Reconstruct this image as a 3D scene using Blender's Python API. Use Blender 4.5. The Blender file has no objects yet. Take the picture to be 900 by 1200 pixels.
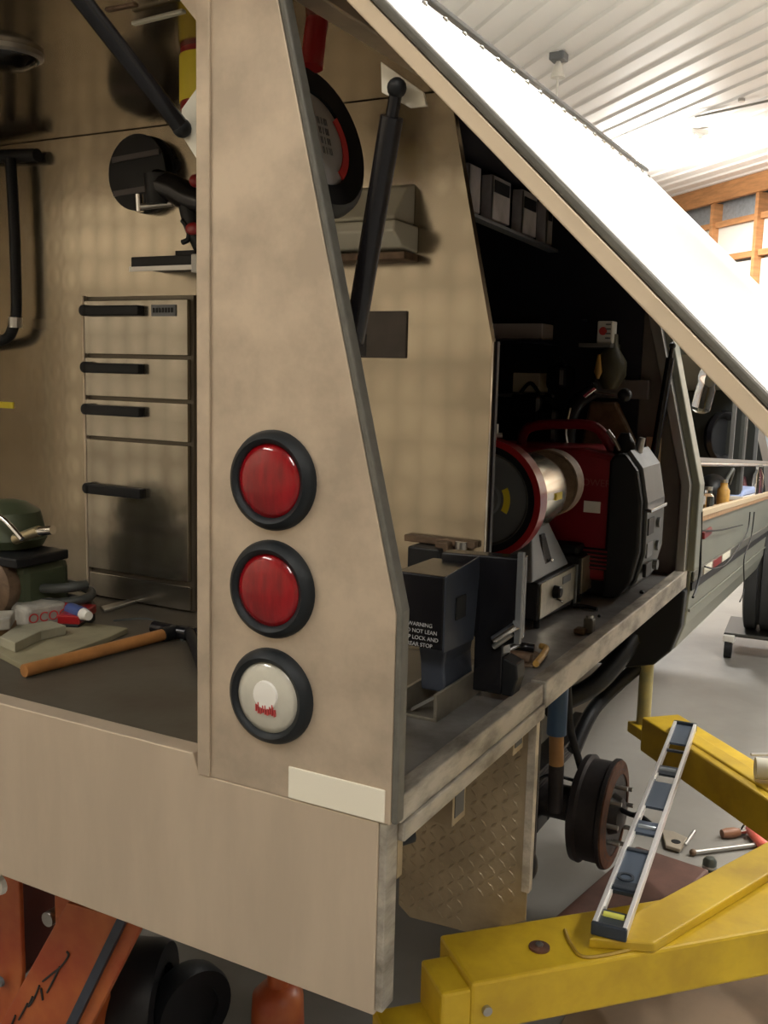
import bpy, bmesh, math, random
from mathutils import Vector, Matrix
random.seed(4)
C = bpy.context.scene.collection
sc = bpy.context.scene
# ------------------------------------------------------------------ camera
CAM = Vector((0.5608, -1.0832, 1.5641))
F, YAW, PIT, ROL = 1150.0, 0.493, 0.142, 0.025
def cam_axes():
    fw = Vector((-math.sin(YAW), math.cos(YAW), 0)); rt = Vector((math.cos(YAW), math.sin(YAW), 0)); up = Vector((0, 0, 1))
    f2 = fw*math.cos(PIT) - up*math.sin(PIT); u2 = up*math.cos(PIT) + fw*math.sin(PIT)
    r3 = rt*math.cos(ROL) + u2*math.sin(ROL); u3 = u2*math.cos(ROL) - rt*math.sin(ROL)
    return r3, u3, f2
R3, U3, F3 = cam_axes()
cd = bpy.data.cameras.new('camera'); cam = bpy.data.objects.new('camera', cd); C.objects.link(cam)
cd.sensor_fit = 'VERTICAL'; cd.sensor_height = 24; cd.lens = 24*F/1200; cd.clip_start = 0.02; cd.clip_end = 100
m = Matrix.Identity(4)
for i in range(3):
    m[i][0] = R3[i]; m[i][1] = U3[i]; m[i][2] = -F3[i]; m[i][3] = CAM[i]
cam.matrix_world = m
sc.camera = cam
# ------------------------------------------------------------------ world and exposure
w = bpy.data.worlds.new('world'); sc.world = w; w.use_nodes = True
w.node_tree.nodes['Background'].inputs[0].default_value = (1, .97, .93, 1)
w.node_tree.nodes['Background'].inputs[1].default_value = .15
sc.view_settings.view_transform = 'Standard'; sc.view_settings.look = 'None'
sc.view_settings.exposure = -0.12; sc.view_settings.gamma = 1; sc.view_settings.use_curve_mapping = False
# the fluorescent fixtures under the ceiling: (x, y, power)
CEIL = 4.0
FIXTURES = [(-2.15, 9.8, 260), (-.75, 3.3, 230), (2.2, 2.2, 125), (1.2, -2.6, 42), (-2.6, -2.0, 42), (3.6, -1.2, 42), (2.6, 6.2, 170)]
WARM = (1, .965, .9)
def area_light(x, y, power):
    l = bpy.data.lights.new('tube_light', 'AREA'); l.shape = 'RECTANGLE'; l.size = 1.6; l.size_y = .2
    l.energy = power; l.color = WARM
    o = bpy.data.objects.new('tube_light', l); C.objects.link(o)
    o.location = (x, y, CEIL-.2); o.rotation_euler = (0, 0, math.radians(135))
    l2 = l.copy(); l2.energy = power*.35; l2.size_y = .5; o2 = bpy.data.objects.new('tube_light', l2); C.objects.link(o2)   # light thrown back to the ceiling
    o2.location = (x, y, CEIL-.45); o2.rotation_euler = (math.pi, 0, math.radians(135))
for x, y, p in FIXTURES: area_light(x, y, p)

# ------------------------------------------------------------------ survey: photo point -> point on a real plane
def ray(px, py): return R3*((px-450)/F) - U3*((py-600)/F) + F3
def at(px, py, ax, val):
    d = ray(px, py); return CAM + d*((val-CAM[ax])/d[ax])
def at_far(px, py, c):                       # on the far wall x + y = c
    d = ray(px, py); return CAM + d*((c-CAM.x-CAM.y)/(d.x+d.y))

# ------------------------------------------------------------------ materials
MATS = {}
def mat(name, col, metal=0, rough=.5, noise=0, nscale=8, bump=0, bscale=60, emit=0, trans=0, col2=None, coat=0, stretch=(1,1,1), spec=.5):
    if name in MATS: return MATS[name]
    mt = bpy.data.materials.new(name); mt.use_nodes = True; nt = mt.node_tree; N = nt.nodes; L = nt.links
    b = N['Principled BSDF']
    b.inputs['Base Color'].default_value = (*col, 1); b.inputs['Metallic'].default_value = metal; b.inputs['Roughness'].default_value = rough
    b.inputs['Specular IOR Level'].default_value = spec
    if coat: b.inputs['Coat Weight'].default_value = coat
    if trans: b.inputs['Transmission Weight'].default_value = trans
    if emit:
        b.inputs['Emission Color'].default_value = (*col, 1); b.inputs['Emission Strength'].default_value = emit
    tc = N.new('ShaderNodeTexCoord'); mp = N.new('ShaderNodeMapping'); mp.inputs['Scale'].default_value = stretch
    L.new(tc.outputs['Object'], mp.inputs['Vector'])
    if noise or col2:
        n = N.new('ShaderNodeTexNoise'); n.inputs['Scale'].default_value = nscale; n.inputs['Detail'].default_value = 5; n.inputs['Roughness'].default_value = .6
        L.new(mp.outputs[0], n.inputs['Vector'])
        r = N.new('ShaderNodeValToRGB'); L.new(n.outputs['Fac'], r.inputs[0])
        r.color_ramp.elements[0].position = .38; r.color_ramp.elements[1].position = .62
        c2 = col2 or tuple(c*(1-noise) for c in col)
        r.color_ramp.elements[0].color = (*c2, 1); r.color_ramp.elements[1].color = (*col, 1)
        L.new(r.outputs[0], b.inputs['Base Color'])
    if bump:
        n2 = N.new('ShaderNodeTexNoise'); n2.inputs['Scale'].default_value = bscale; n2.inputs['Detail'].default_value = 4
        L.new(mp.outputs[0], n2.inputs['Vector'])
        bp = N.new('ShaderNodeBump'); bp.inputs['Strength'].default_value = bump; bp.inputs['Distance'].default_value = .004
        L.new(n2.outputs['Fac'], bp.inputs['Height']); L.new(bp.outputs[0], b.inputs['Normal'])
    MATS[name] = mt
    return mt
def swirl_mat(name, col, dark, rough, scale=17, metal=.9):
    """engine-turned aluminium: rows of overlapping polished discs"""
    mt = bpy.data.materials.new(name); mt.use_nodes = True; nt = mt.node_tree; N = nt.nodes; L = nt.links
    b = N['Principled BSDF']; b.inputs['Metallic'].default_value = metal
    tc = N.new('ShaderNodeTexCoord'); mp = N.new('ShaderNodeMapping'); mp.inputs['Scale'].default_value = (scale, .001, scale*.75)
    L.new(tc.outputs['Object'], mp.inputs['Vector'])
    v = N.new('ShaderNodeTexVoronoi'); v.inputs['Randomness'].default_value = .18; v.inputs['Scale'].default_value = 1
    L.new(mp.outputs[0], v.inputs['Vector'])
    n = N.new('ShaderNodeTexNoise'); n.inputs['Scale'].default_value = 3.2; n.inputs['Detail'].default_value = 4
    L.new(tc.outputs['Object'], n.inputs['Vector'])
    mx = N.new('ShaderNodeMath'); mx.operation = 'MULTIPLY_ADD'; L.new(v.outputs['Distance'], mx.inputs[0]); mx.inputs[1].default_value = .30; L.new(n.outputs['Fac'], mx.inputs[2])
    r = N.new('ShaderNodeValToRGB'); L.new(mx.outputs[0], r.inputs[0])
    r.color_ramp.elements[0].position = .42; r.color_ramp.elements[1].position = .72
    r.color_ramp.elements[0].color = (*col, 1); r.color_ramp.elements[1].color = (*dark, 1)
    L.new(r.outputs[0], b.inputs['Base Color'])
    rr = N.new('ShaderNodeMath'); rr.operation = 'MULTIPLY_ADD'; L.new(v.outputs['Distance'], rr.inputs[0]); rr.inputs[1].default_value = .10; rr.inputs[2].default_value = rough
    L.new(rr.outputs[0], b.inputs['Roughness'])
    wv = N.new('ShaderNodeMath'); wv.operation = 'SINE'; m2 = N.new('ShaderNodeMath'); m2.operation = 'MULTIPLY'; m2.inputs[1].default_value = 16
    L.new(v.outputs['Distance'], m2.inputs[0]); L.new(m2.outputs[0], wv.inputs[0])
    bp = N.new('ShaderNodeBump'); bp.inputs['Strength'].default_value = .04; bp.inputs['Distance'].default_value = .0006
    L.new(wv.outputs[0], bp.inputs['Height']); L.new(bp.outputs[0], b.inputs['Normal'])
    MATS[name] = mt; return mt
alu = mat('blotched_aluminium', (.60, .50, .385), .55, .48, col2=(.45, .375, .29), nscale=9, bump=.06, bscale=90)
alu_plain = mat('bumper_aluminium', (.60, .50, .385), .5, .5, noise=.10, nscale=4, stretch=(3, 1, .6), bump=.05, bscale=150)
swirl = swirl_mat('swirled_aluminium', (.53, .46, .35), (.36, .31, .235), .17)
swirl_dark = swirl_mat('swirled_drawer_aluminium', (.46, .42, .35), (.28, .25, .20), .15)
liner = mat('liner_aluminium', (.36, .29, .20), .9, .15, noise=.15, nscale=5)
seal = mat('grey_seal', (.14, .135, .115), .2, .5, noise=.2, nscale=40)
steel_worn = mat('worn_steel', (.50, .46, .39), .45, .5, col2=(.20, .18, .15), nscale=22, bump=.5, bscale=50, stretch=(1, .35, 1))
deckm = mat('deck_steel', (.27, .265, .255), .35, .42, col2=(.15, .14, .13), nscale=7, bump=.15, bscale=30)
deckbay = mat('bay_floor', (.11, .098, .075), .3, .5, col2=(.085, .07, .05), nscale=6, bump=.1)
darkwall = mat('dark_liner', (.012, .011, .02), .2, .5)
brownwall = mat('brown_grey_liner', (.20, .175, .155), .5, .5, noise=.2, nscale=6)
black = mat('black_rubber', (.008, .009, .011), 0, .5, spec=.35)
blackg = mat('black_gloss', (.01, .01, .013), .2, .25)
navy = mat('dark_blue_steel', (.06, .072, .10), .4, .42, noise=.25, nscale=12)
ring = mat('tail_light_rubber', (.008, .011, .014), 0, .5, spec=.3)
chrome = mat('chrome', (.8, .8, .8), 1, .12)
steel = mat('steel', (.45, .44, .42), .9, .35)
grey = mat('mid_grey', (.16, .17, .18), .3, .45)
doorskin = mat('door_outer_skin', (.86, .86, .86), .35, .34, bump=.03, bscale=10)
doorin = mat('door_inner_skin', (.42, .33, .25), .85, .32, noise=.15, nscale=6)
flange = mat('door_flange', (.72, .60, .45), .4, .45)
yellow = mat('yellow_paint', (.62, .42, .018), .0, .42, col2=(.45, .29, .015), nscale=5, bump=.12, bscale=12)
orange = mat('orange_paint', (.42, .12, .03), 0, .42, col2=(.30, .05, .015), nscale=5)
redpaint = mat('red_paint', (.32, .012, .015), 0, .3, coat=.4)
dkred = mat('dark_red_plastic', (.20, .006, .014), 0, .35)
rust = mat('rusty_iron', (.16, .07, .04), .3, .8, col2=(.07, .035, .025), nscale=14, bump=.3)
drumm = mat('drum_iron', (.026, .021, .021), .3, .55, noise=.4, nscale=20)
concrete = mat('concrete', (.25, .24, .22), 0, .5, col2=(.19, .18, .165), nscale=1.6, bump=.08, bscale=14)
ceilm = mat('white_steel_ceiling', (.90, .88, .86), 0, .4)
wood = mat('orange_pine', (.62, .30, .12), 0, .6, noise=.25, nscale=4, stretch=(1, 1, 6))
galv = mat('galvanised_sheet', (.45, .50, .55), .3, .4, noise=.2, nscale=20)
whitewall = mat('white_wall_sheet', (.86, .83, .76), 0, .45)
warmwall = mat('warm_wall_sheet', (.70, .62, .50), 0, .6)
cream = mat('cream_plastic', (.62, .60, .50), 0, .5)
white = mat('white_paper', (.75, .73, .68), 0, .6)
tan = mat('tan_wood', (.36, .21, .10), 0, .6, noise=.3, nscale=12, stretch=(1, 6, 6))
cab = mat('grey_green_paint', (.24, .25, .21), .3, .35, noise=.08, nscale=3)
dgreen = mat('dark_green_paint', (.06, .075, .04), .1, .45)
hose_m = mat('hose_grey', (.06, .065, .06), 0, .5)
blue = mat('blue_paint', (.03, .08, .17), .1, .4)
amber = mat('amber_plastic', (.55, .32, .08), 0, .4, noise=.3, nscale=30)
glass = mat('clear_glass', (.9, .92, .92), 0, .04, trans=1)
lensred = mat('red_lens', (.30, .004, .009), 0, .12, noise=.45, nscale=18, stretch=(3, 1, .6), coat=.15)
lenswhite = mat('clear_lens', (.55, .53, .45), 0, .15, noise=.15, nscale=10, coat=.6)
lampred = mat('inner_red_reflector', (.45, .05, .05), 0, .3)
lamp_m = mat('lit_tube', (1, .98, .93), 0, .5, emit=25)
scuff = mat('scuffed_brown', (.20, .13, .08), .2, .6, noise=.4, nscale=30)
paleblue = mat('pale_blue_cloth', (.30, .38, .62), 0, .8)
platem = mat('plate_cream', (.78, .74, .62), 0, .35)
yellowlab = mat('yellow_label', (.75, .60, .04), 0, .5)
textw = mat('white_print', (.45, .45, .45), 0, .5)
textk = mat('black_print', (.02, .02, .02), 0, .5)
textr = mat('red_print', (.6, .05, .05), 0, .5)
tape_m = mat('pink_plastic', (.75, .16, .12), 0, .4)
# diamond tread plate colour
tread = mat('tread_aluminium', (.40, .32, .21), .6, .42, noise=.25, nscale=9, bump=.2, bscale=120)

# ------------------------------------------------------------------ mesh builder
ORG = {}
def V(*a): return Vector(a[0]) if len(a) == 1 else Vector(a)
class MB:
    def __init__(s): s.v = []; s.f = []
    def add(s, vs, fs):
        o = len(s.v); s.v += [Vector(p) for p in vs]; s.f += [tuple(i+o for i in f) for f in fs]; return s
    def box(s, x0, x1, y0, y1, z0, z1):
        return s.hexa([(x0,y0,z0),(x1,y0,z0),(x1,y1,z0),(x0,y1,z0)], [(x0,y0,z1),(x1,y0,z1),(x1,y1,z1),(x0,y1,z1)])
    def hexa(s, a, b): return s.add(list(a)+list(b), [(3,2,1,0),(4,5,6,7),(0,1,5,4),(1,2,6,5),(2,3,7,6),(3,0,4,7)])
    def prism(s, pts, ex):                       # polygon pushed along ex
        pts = [Vector(p) for p in pts]; ex = Vector(ex); n = len(pts)
        fs = [tuple(range(n))[::-1], tuple(range(n, 2*n))]+[(i, (i+1) % n, n+(i+1) % n, n+i) for i in range(n)]
        return s.add(pts+[p+ex for p in pts], fs)
    def beam(s, p0, p1, wv, hv):                 # bar from p0 to p1, cross-section vectors centred
        p0, p1, wv, hv = map(Vector, (p0, p1, wv, hv))
        q = [-wv/2-hv/2, wv/2-hv/2, wv/2+hv/2, -wv/2+hv/2]
        return s.hexa([p0+k for k in q], [p1+k for k in q])
    def lathe(s, prof, o, ax, n=24, cap=True):   # prof: (radius, distance along axis)
        o = Vector(o); ax = Vector(ax).normalized(); t = Vector((0,0,1)) if abs(ax.z) < .9 else Vector((1,0,0))
        u = ax.cross(t).normalized(); v = ax.cross(u)
        vs = []; fs = []
        for r, h in prof:
            for k in range(n):
                a = 2*math.pi*k/n; vs.append(o+ax*h+(u*math.cos(a)+v*math.sin(a))*r)
        for j in range(len(prof)-1):
            for k in range(n):
                a, b = j*n+k, j*n+(k+1) % n; fs.append((a, b, b+n, a+n))
        if cap:
            fs.append(tuple(range(n))[::-1]); fs.append(tuple(range((len(prof)-1)*n, len(prof)*n)))
        return s.add(vs, fs)
    def ring(s, prof, o, ax, n=32):              # closed profile lathe (no caps)
        return s.lathe(prof+[prof[0]], o, ax, n, False)
    def cyl(s, p0, p1, r, n=16, r2=None):
        p0, p1 = Vector(p0), Vector(p1); return s.lathe([(r, 0), (r if r2 is None else r2, (p1-p0).length)], p0, p1-p0, n)
    def ball(s, c, r, n=14, sq=(1,1,1)):
        k = len(s.v); s.lathe([(max(r*math.sin(math.pi*i/8), r*.01), -r*math.cos(math.pi*i/8)) for i in range(9)], (0,0,0), (0,0,1), n)
        for i in range(k, len(s.v)): s.v[i] = Vector((s.v[i][j]*sq[j]+c[j] for j in range(3)))
        return s
    def tube(s, pts, r, n=8):
        pts = smooth(pts); vs = []; fs = []
        ref = None
        for i, p in enumerate(pts):
            d = (pts[min(i+1, len(pts)-1)]-pts[max(i-1, 0)]).normalized()
            if ref is None: ref = d.orthogonal().normalized()
            ref = (ref-d*ref.dot(d)).normalized(); w_ = d.cross(ref)
            for k in range(n):
                a = 2*math.pi*k/n; vs.append(p+(ref*math.cos(a)+w_*math.sin(a))*r)
        for j in range(len(pts)-1):
            for k in range(n):
                a, b = j*n+k, j*n+(k+1) % n; fs.append((a, b, b+n, a+n))
        fs += [tuple(range(n))[::-1], tuple(range((len(pts)-1)*n, len(pts)*n))]
        return s.add(vs, fs)
    def build(s, name, m, parent=None, bevel=0, sm=None, seg=2, **tags):
        xs = [p.x for p in s.v]; ys = [p.y for p in s.v]; zs = [p.z for p in s.v]
        og = Vector(((min(xs)+max(xs))/2, (min(ys)+max(ys))/2, min(zs)))
        me = bpy.data.meshes.new(name); me.from_pydata([p-og for p in s.v], [], s.f)
        bm = bmesh.new(); bm.from_mesh(me); bmesh.ops.recalc_face_normals(bm, faces=bm.faces); bm.to_mesh(me); bm.free()
        me.materials.append(m)
        o = bpy.data.objects.new(name, me); C.objects.link(o); ORG[o.name] = og
        o.location = og
        if parent: o.parent = parent; o.location = og-ORG[parent.name]
        if sm is not None:
            for p in me.polygons: p.use_smooth = True
            md = o.modifiers.new('edges', 'EDGE_SPLIT'); md.split_angle = math.radians(sm)
        if bevel:
            md = o.modifiers.new('bevel', 'BEVEL'); md.width = bevel; md.segments = seg; md.limit_method = 'ANGLE'
            if sm is not None: o.modifiers.move(len(o.modifiers)-1, 0)
        for k, v in tags.items(): o[k] = v
        return o
def smooth(pts, k=6):
    pts = [Vector(p) for p in pts]
    if len(pts) < 3: return pts
    out = []
    for i in range(len(pts)-1):
        p0 = pts[max(i-1, 0)]; p1 = pts[i]; p2 = pts[i+1]; p3 = pts[min(i+2, len(pts)-1)]
        for j in range(k):
            t = j/k
            out.append(.5*((2*p1)+(p2-p0)*t+(2*p0-5*p1+4*p2-p3)*t*t+(3*p1-p0-3*p2+p3)*t**3))
    out.append(pts[-1]); return out
def thing(name, label, cat, loc, group=None):
    o = bpy.data.objects.new(name, None); C.objects.link(o); o.location = loc; o.empty_display_size = .05
    ORG[o.name] = Vector(loc); o['label'] = label; o['category'] = cat
    if group: o['group'] = group
    return o
def part_copy(o, off, parent=None, rot=None):            # copy of a part shifted by off
    c = o.copy(); C.objects.link(c); c.location = o.location+Vector(off)
    if parent: c.parent = parent
    ORG[c.name] = ORG[o.name]+Vector(off)
    for ch in o.children:
        k = ch.copy(); C.objects.link(k); k.parent = c; ORG[k.name] = ORG[ch.name]+Vector(off)
    return c
def text(name, body, size, o, xdir, ydir, m, parent, ex=.0004):
    cu = bpy.data.curves.new(name, 'FONT'); cu.body = body; cu.size = size; cu.extrude = ex; cu.align_x = 'CENTER'; cu.align_y = 'CENTER'
    t = bpy.data.objects.new(name, cu); C.objects.link(t)
    dg = bpy.context.evaluated_depsgraph_get(); me = bpy.data.meshes.new_from_object(t.evaluated_get(dg))
    bpy.data.objects.remove(t)
    x = Vector(xdir).normalized(); y = Vector(ydir).normalized(); z = x.cross(y)
    vs = [Vector(o)+x*v.co.x+y*v.co.y+z*v.co.z for v in me.vertices]; fs = [tuple(p.vertices) for p in me.polygons]
    mb = MB(); mb.add(vs, fs); return mb.build(name, m, parent)

# ================================================================== THE GARAGE
S2 = math.sqrt(.5)
UD = Vector((S2, S2, 0)); VD = Vector((-S2, S2, 0))       # across / along the building
FAR = 10.3                                                # far wall: x + y = 10.3
UF = FAR*S2
def uv(u, v, z=0): return UD*u+VD*v+Vector((0, 0, z))
U0, V0, V1 = -4.5, -7.0, 14.0
def slab(u0, u1, v0, v1, z0, z1):
    return MB().hexa([uv(u0,v0,z0), uv(u1,v0,z0), uv(u1,v1,z0), uv(u0,v1,z0)], [uv(u0,v0,z1), uv(u1,v0,z1), uv(u1,v1,z1), uv(u0,v1,z1)])
slab(U0, UF+.2, V0, V1, -.1, 0).build('floor', concrete, kind='structure')
ceiling = slab(U0, UF+.2, V0, V1, CEIL+.03, CEIL+.1).build('ceiling', ceilm, kind='structure')
# ribbed steel sheets, each .9 m wide with four ribs
PW = .92
u = U0; sheets = []; first = None
while u < UF:
    if first is None:
        mb = MB(); k = 4; pts = []
        for j in range(k):
            a = PW*j/k; b = PW/k
            pts += [(a, 0), (a+b*.62, 0), (a+b*.70, -.018), (a+b*.92, -.018)]
        pts += [(PW-.004, 0)]
        prof = [uv(u+a, V0, CEIL+.012+z) for a, z in pts]+[uv(u+PW-.004, V0, CEIL+.03), uv(u, V0, CEIL+.03)]
        mb.prism(prof, VD*(V1-V0)); first = mb.build('ceiling_panel', ceilm, ceiling); base = u
    else: part_copy(first, UD*(u-base))
    u += PW
for nm, mb in (('wall_back', slab(U0-.15, U0, V0, V1, 0, CEIL)), ('wall_near', slab(U0, UF, V0-.15, V0, 0, CEIL)), ('wall_left', slab(U0, UF, V1, V1+.15, 0, CEIL))):
    mb.build(nm, warmwall, kind='structure')
# far wall with pine framing and pale sheets between the posts
farw = slab(UF+.12, UF+.2, V0, V1, 0, CEIL).build('wall_far', galv, kind='structure')
def vz(px, py):
    p = at_far(px, py, FAR); return p.dot(VD), p.z
vp = [vz(835, 260)[0], vz(887, 260)[0]]
step = vp[0]-vp[1]
zb0 = vz(840, 238)[1]
slab(UF-.05, UF+.02, V0, V1, zb0, CEIL+.01).build('top_plate', wood, farw, bevel=.004)
mb = slab(UF-.02, UF+.12, -.03, .03, 0, zb0); post = mb.build('wall_post', wood, farw)
zg1 = vz(860, 262)[1]; zg2 = vz(850, 305)[1]
vs0 = vp[0]-9*step; i = 0; posts = []
vv = vp[0]-10*step
base_v = 0
while vv < vp[0]+6*step:
    part_copy(post, VD*vv, None); posts.append(vv); vv += step
bpy.data.objects.remove(post)
g = slab(UF+.02, UF+.11, .035, step-.035, 0, .07).build('girt', wood, farw)
shA = slab(UF+.075, UF+.10, .035, step-.035, 0, zg2-zg1*0-.0-.08 if False else .9).build('wall_sheet', whitewall, farw)
for vv in posts[:-1]:
    part_copy(g, VD*vv+Vector((0, 0, zg1))); part_copy(g, VD*vv+Vector((0, 0, zg2)))
    for z in (zg2-.92, zg2-1.85): part_copy(g, VD*vv+Vector((0, 0, z)))
    c = part_copy(shA, VD*vv+Vector((0, 0, zg2+.07))); c.scale.z = (zg1-zg2-.07)/.9
    for z in (zg2-.90, zg2-1.83): part_copy(shA, VD*vv+Vector((0, 0, z+.03))).scale.z = .93
bpy.data.objects.remove(g); bpy.data.objects.remove(shA)

# fluorescent fixtures
def fixture(x, y, label):
    t = thing('fluorescent_fixture', label, 'lamp', (x, y, CEIL-.12))
    c = Vector((x, y, 0)); a, b = c-VD*.85, c+VD*.85
    z = Vector((0, 0, 1))
    MB().beam(a+z*(CEIL-.03), b+z*(CEIL-.03), UD*.2, z*.05).build('housing', white, t, bevel=.004)
    for s in (-.05, .05): MB().cyl(a+UD*s+z*(CEIL-.085), b+UD*s+z*(CEIL-.085), .019, 12).build('tube', lamp_m, t, sm=40)
    for e in (a, b): MB().beam(e+z*(CEIL-.07), e-(e-c).normalized()*.03+z*(CEIL-.07), UD*.16, z*.06).build('end_cap', white, t)
names = ['lit fluorescent fixture on the white ceiling above the far pine framing', 'lit fluorescent fixture on the ceiling over the truck body roof',
 'lit fluorescent fixture over the yellow lift column', 'lit fluorescent fixture behind the photographer', 'lit fluorescent fixture behind the truck on its left',
 'lit fluorescent fixture far to the right behind the lift', 'lit fluorescent fixture beside the truck cab']
for (x, y, p), n in zip(FIXTURES, names): fixture(x, y, n)
# hanging fitting with rod, and conduit
pt = at(655, 62, 2, CEIL)
t = thing('pendant_fitting', 'white pendant fitting on a thin rod below the white ribbed ceiling', 'lamp', (pt.x, pt.y, CEIL-.6))
MB().box(pt.x-.06, pt.x+.06, pt.y-.06, pt.y+.06, CEIL-.06, CEIL).build('mounting_box', grey, t, bevel=.01)
MB().lathe([(.055, 0), (.03, .09), (.015, .12)], (pt.x, pt.y, CEIL-.18), (0,0,1), 16).build('canopy', white, t, sm=40)
MB().cyl((pt.x, pt.y, CEIL-.5), (pt.x, pt.y, CEIL-.16), .009, 8).build('rod', white, t)
MB().lathe([(.075, -.05), (.07, 0), (.04, .05), (.02, .14)], (pt.x, pt.y, CEIL-.62), (0,0,1), 16).build('bell', white, t, sm=40)
a = at(815, 137, 2, CEIL-.03); b = at(905, 117, 2, CEIL-.03)
t = MB().tube([a, b], .012).build('ceiling_conduit', steel, label='thin grey conduit running along the white ceiling right of the fixture', category='pipe')
MB().cyl(at(869, 119, 2, CEIL-.03), at(869, 119, 2, CEIL-.03)+Vector((0, 0, .04)), .03, 10).build('conduit_box', steel, t)

# ================================================================== THE TRUCK BODY
HX, HZ, KZ = -.22, 2.14, 1.258         # hinge line, kink height
TY = 1.87                              # length of side opening
truck = thing('service_truck', 'aluminium service truck body raised on the yellow lift', 'truck', (-1.05, 1.0, .7))
prof = lambda y: [(-.318, y, .973), (0, y, .973), (0, y, KZ), (HX, y, HZ), (-.318, y, HZ)]
MB().prism(prof(0), (0, .03, 0)).build('rear_column', alu, truck, bevel=.0015)
MB().box(-.318, -.296, -.004, 0, .975, HZ).build('column_edge_strip', alu, truck, bevel=.001)
MB().box(-.3175, -.309, .03, .10, .99, HZ).build('column_return', alu, truck)
# seal round the sloping side edge
sl = MB()
off = .009
P = [Vector((0, 0, .975)), Vector((0, 0, KZ)), Vector((HX, 0, HZ))]
sl.prism([P[0], P[1], P[2], P[2]+Vector((off, 0, .004)), P[1]+Vector((off, 0, .004)), P[0]+Vector((off, 0, 0))], (0, .022, 0)).build('edge_seal', seal, truck, bevel=.003)
# gussets in the rear opening
g1 = [at(206, -6, 1, .03), at(233, -6, 1, .03), at(233, 28, 1, .03)]
MB().prism(g1, (0, .012, 0)).build('corner_gusset', alu, truck)
g1 = [at(213, 128, 1, .06), at(233, 100, 1, .06), at(233, 190, 1, .06), at(212, 157, 1, .06)]
MB().prism(g1, (0, .01, 0)).build('strut_bracket', platem, truck)
# bumper panel
MB().prism([(-2.1, 0, .694), (-.018, 0, .694), (-.018, 0, .973), (-.318, 0, .973), (-.33, 0, 1.003), (-2.1, 0, 1.003)], (0, .035, 0)).build('bumper_panel', alu_plain, truck, bevel=.002)
MB().box(-.018, -.006, .002, .035, .70, .972).build('bumper_edge', steel_worn, truck, bevel=.002)
# registration plate with blank face
pl = MB().box(-.160, -.008, -.003, 0, .975, 1.021).build('registration_plate', platem, truck, bevel=.004, label='blank cream registration plate')
# tail lights
def tail(z, lens, lab):
    c = (-.190, 0, z)
    L = MB().lathe([(.053, -.004), (.051, -.010), (.04, -.0155), (.02, -.019), (.002, -.020)], c, (0, 1, 0), 40).build('tail_light', lens, truck, sm=50, label=lab)
    MB().ring([(.0485, .004), (.0485, -.006), (.051, -.014), (.057, -.017), (.064, -.012), (.068, -.004), (.068, .004)], c, (0, 1, 0), 48).build('rubber_grommet', ring, L, sm=50)
    return L
tail(1.416, lensred, 'upper round red tail light in a black grommet')
tail(1.267, lensred, 'lower round red tail light in a black grommet')
tw = tail(1.116, lenswhite, 'round clear reversing light in a black grommet')
mb = MB(); mb.lathe([(.021, 0), (.019, -.0035), (.002, -.005)], (-.188, -.0175, 1.122), (0, 1, 0), 24); mb.build('inner_bulb_ring', white, tw, sm=50)
mb = MB()
for k in range(9):
    x = -.203+.0038*k; mb.box(x, x+.002, -.0215, -.018, 1.098-.003*abs(math.sin(k)), 1.108+.004*math.sin(k*2.1))
mb.build('red_marks', lampred, tw)

# roof, back wall, deck
MB().box(-2.1, HX, 0, TY+.02, 2.105, HZ).build('roof', liner, truck)
MB().prism([(HX-.03, 0, 2.07), (HX+.01, 0, 2.07), (HX+.01, 0, HZ+.006), (HX-.03, 0, HZ+.006)], (0, TY+.02, 0)).build('hinge_header', alu, truck, bevel=.003)
YB = .72
MB().prism([(-2.08, YB, .985), (-.178, YB, .985), (-.178, YB, 1.628), (-.27, YB, 2.033), (-.285, YB, 2.104), (-2.08, YB, 2.104)], (0, .018, 0)).build('back_wall', swirl, truck, bevel=.001)
MB().box(-.2, -.174, YB+.018, YB+.03, .985, 1.628).build('back_wall_edge_strip', darkwall, truck)
MB().box(-2.12, -2.08, 0, TY+.02, .96, HZ).build('left_side_panel', swirl, truck)
MB().box(-2.08, -.18, .035, YB, .955, .985).build('bay_floor', deckbay, truck)
MB().prism([(-.18, .035, .955), (-.03, .035, .955), (-.03, TY, .955), (-.75, TY, .955), (-.75, YB+.02, .955), (-.18, YB+.02, .955)], (0, 0, .03)).build('compartment_deck', deckm, truck)
# sill rail, in two lengths that meet above the tread plate
MB().box(-.03, 0, .03, .60, .962, 1.001).build('sill_rail', steel_worn, truck, bevel=.003)
MB().box(-.024, .004, .035, .605, .935, .962).build('sill_rail', steel_worn, truck, bevel=.003)
MB().box(-.03, .002, .612, TY, .95, 1.003).build('sill_rail', steel_worn, truck, bevel=.003)
# front bulkhead with its jamb, dark compartment lining
MB().prism([(-.75, TY, .985), (-.001, TY, .985), (-.001, TY, KZ), (HX, TY, HZ-.04), (-.75, TY, HZ-.04)], (0, .02, 0)).build('front_bulkhead', brownwall, truck)
J = [Vector((0, TY-.03, 1.0)), Vector((0, TY-.03, KZ)), Vector((HX, TY-.03, HZ))]
MB().prism([J[0], J[1], J[2], J[2]-Vector((.03, 0, .01)), J[1]-Vector((.028, 0, 0)), J[0]-Vector((.028, 0, 0))], (0, .05, 0)).build('door_jamb', steel, truck, bevel=.003)
MB().prism([(x+.022, y+.03, z) for x, y, z in J]+[(x-.002, y+.03, z) for x, y, z in J[::-1]], (0, .07, 0)).build('jamb_outer_trim', cab, truck, bevel=.004)
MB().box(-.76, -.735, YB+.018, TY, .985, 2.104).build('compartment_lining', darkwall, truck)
MB().box(-.735, -.285, YB+.019, YB+.024, .985, 2.104).build('compartment_lining', darkwall, truck)
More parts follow.
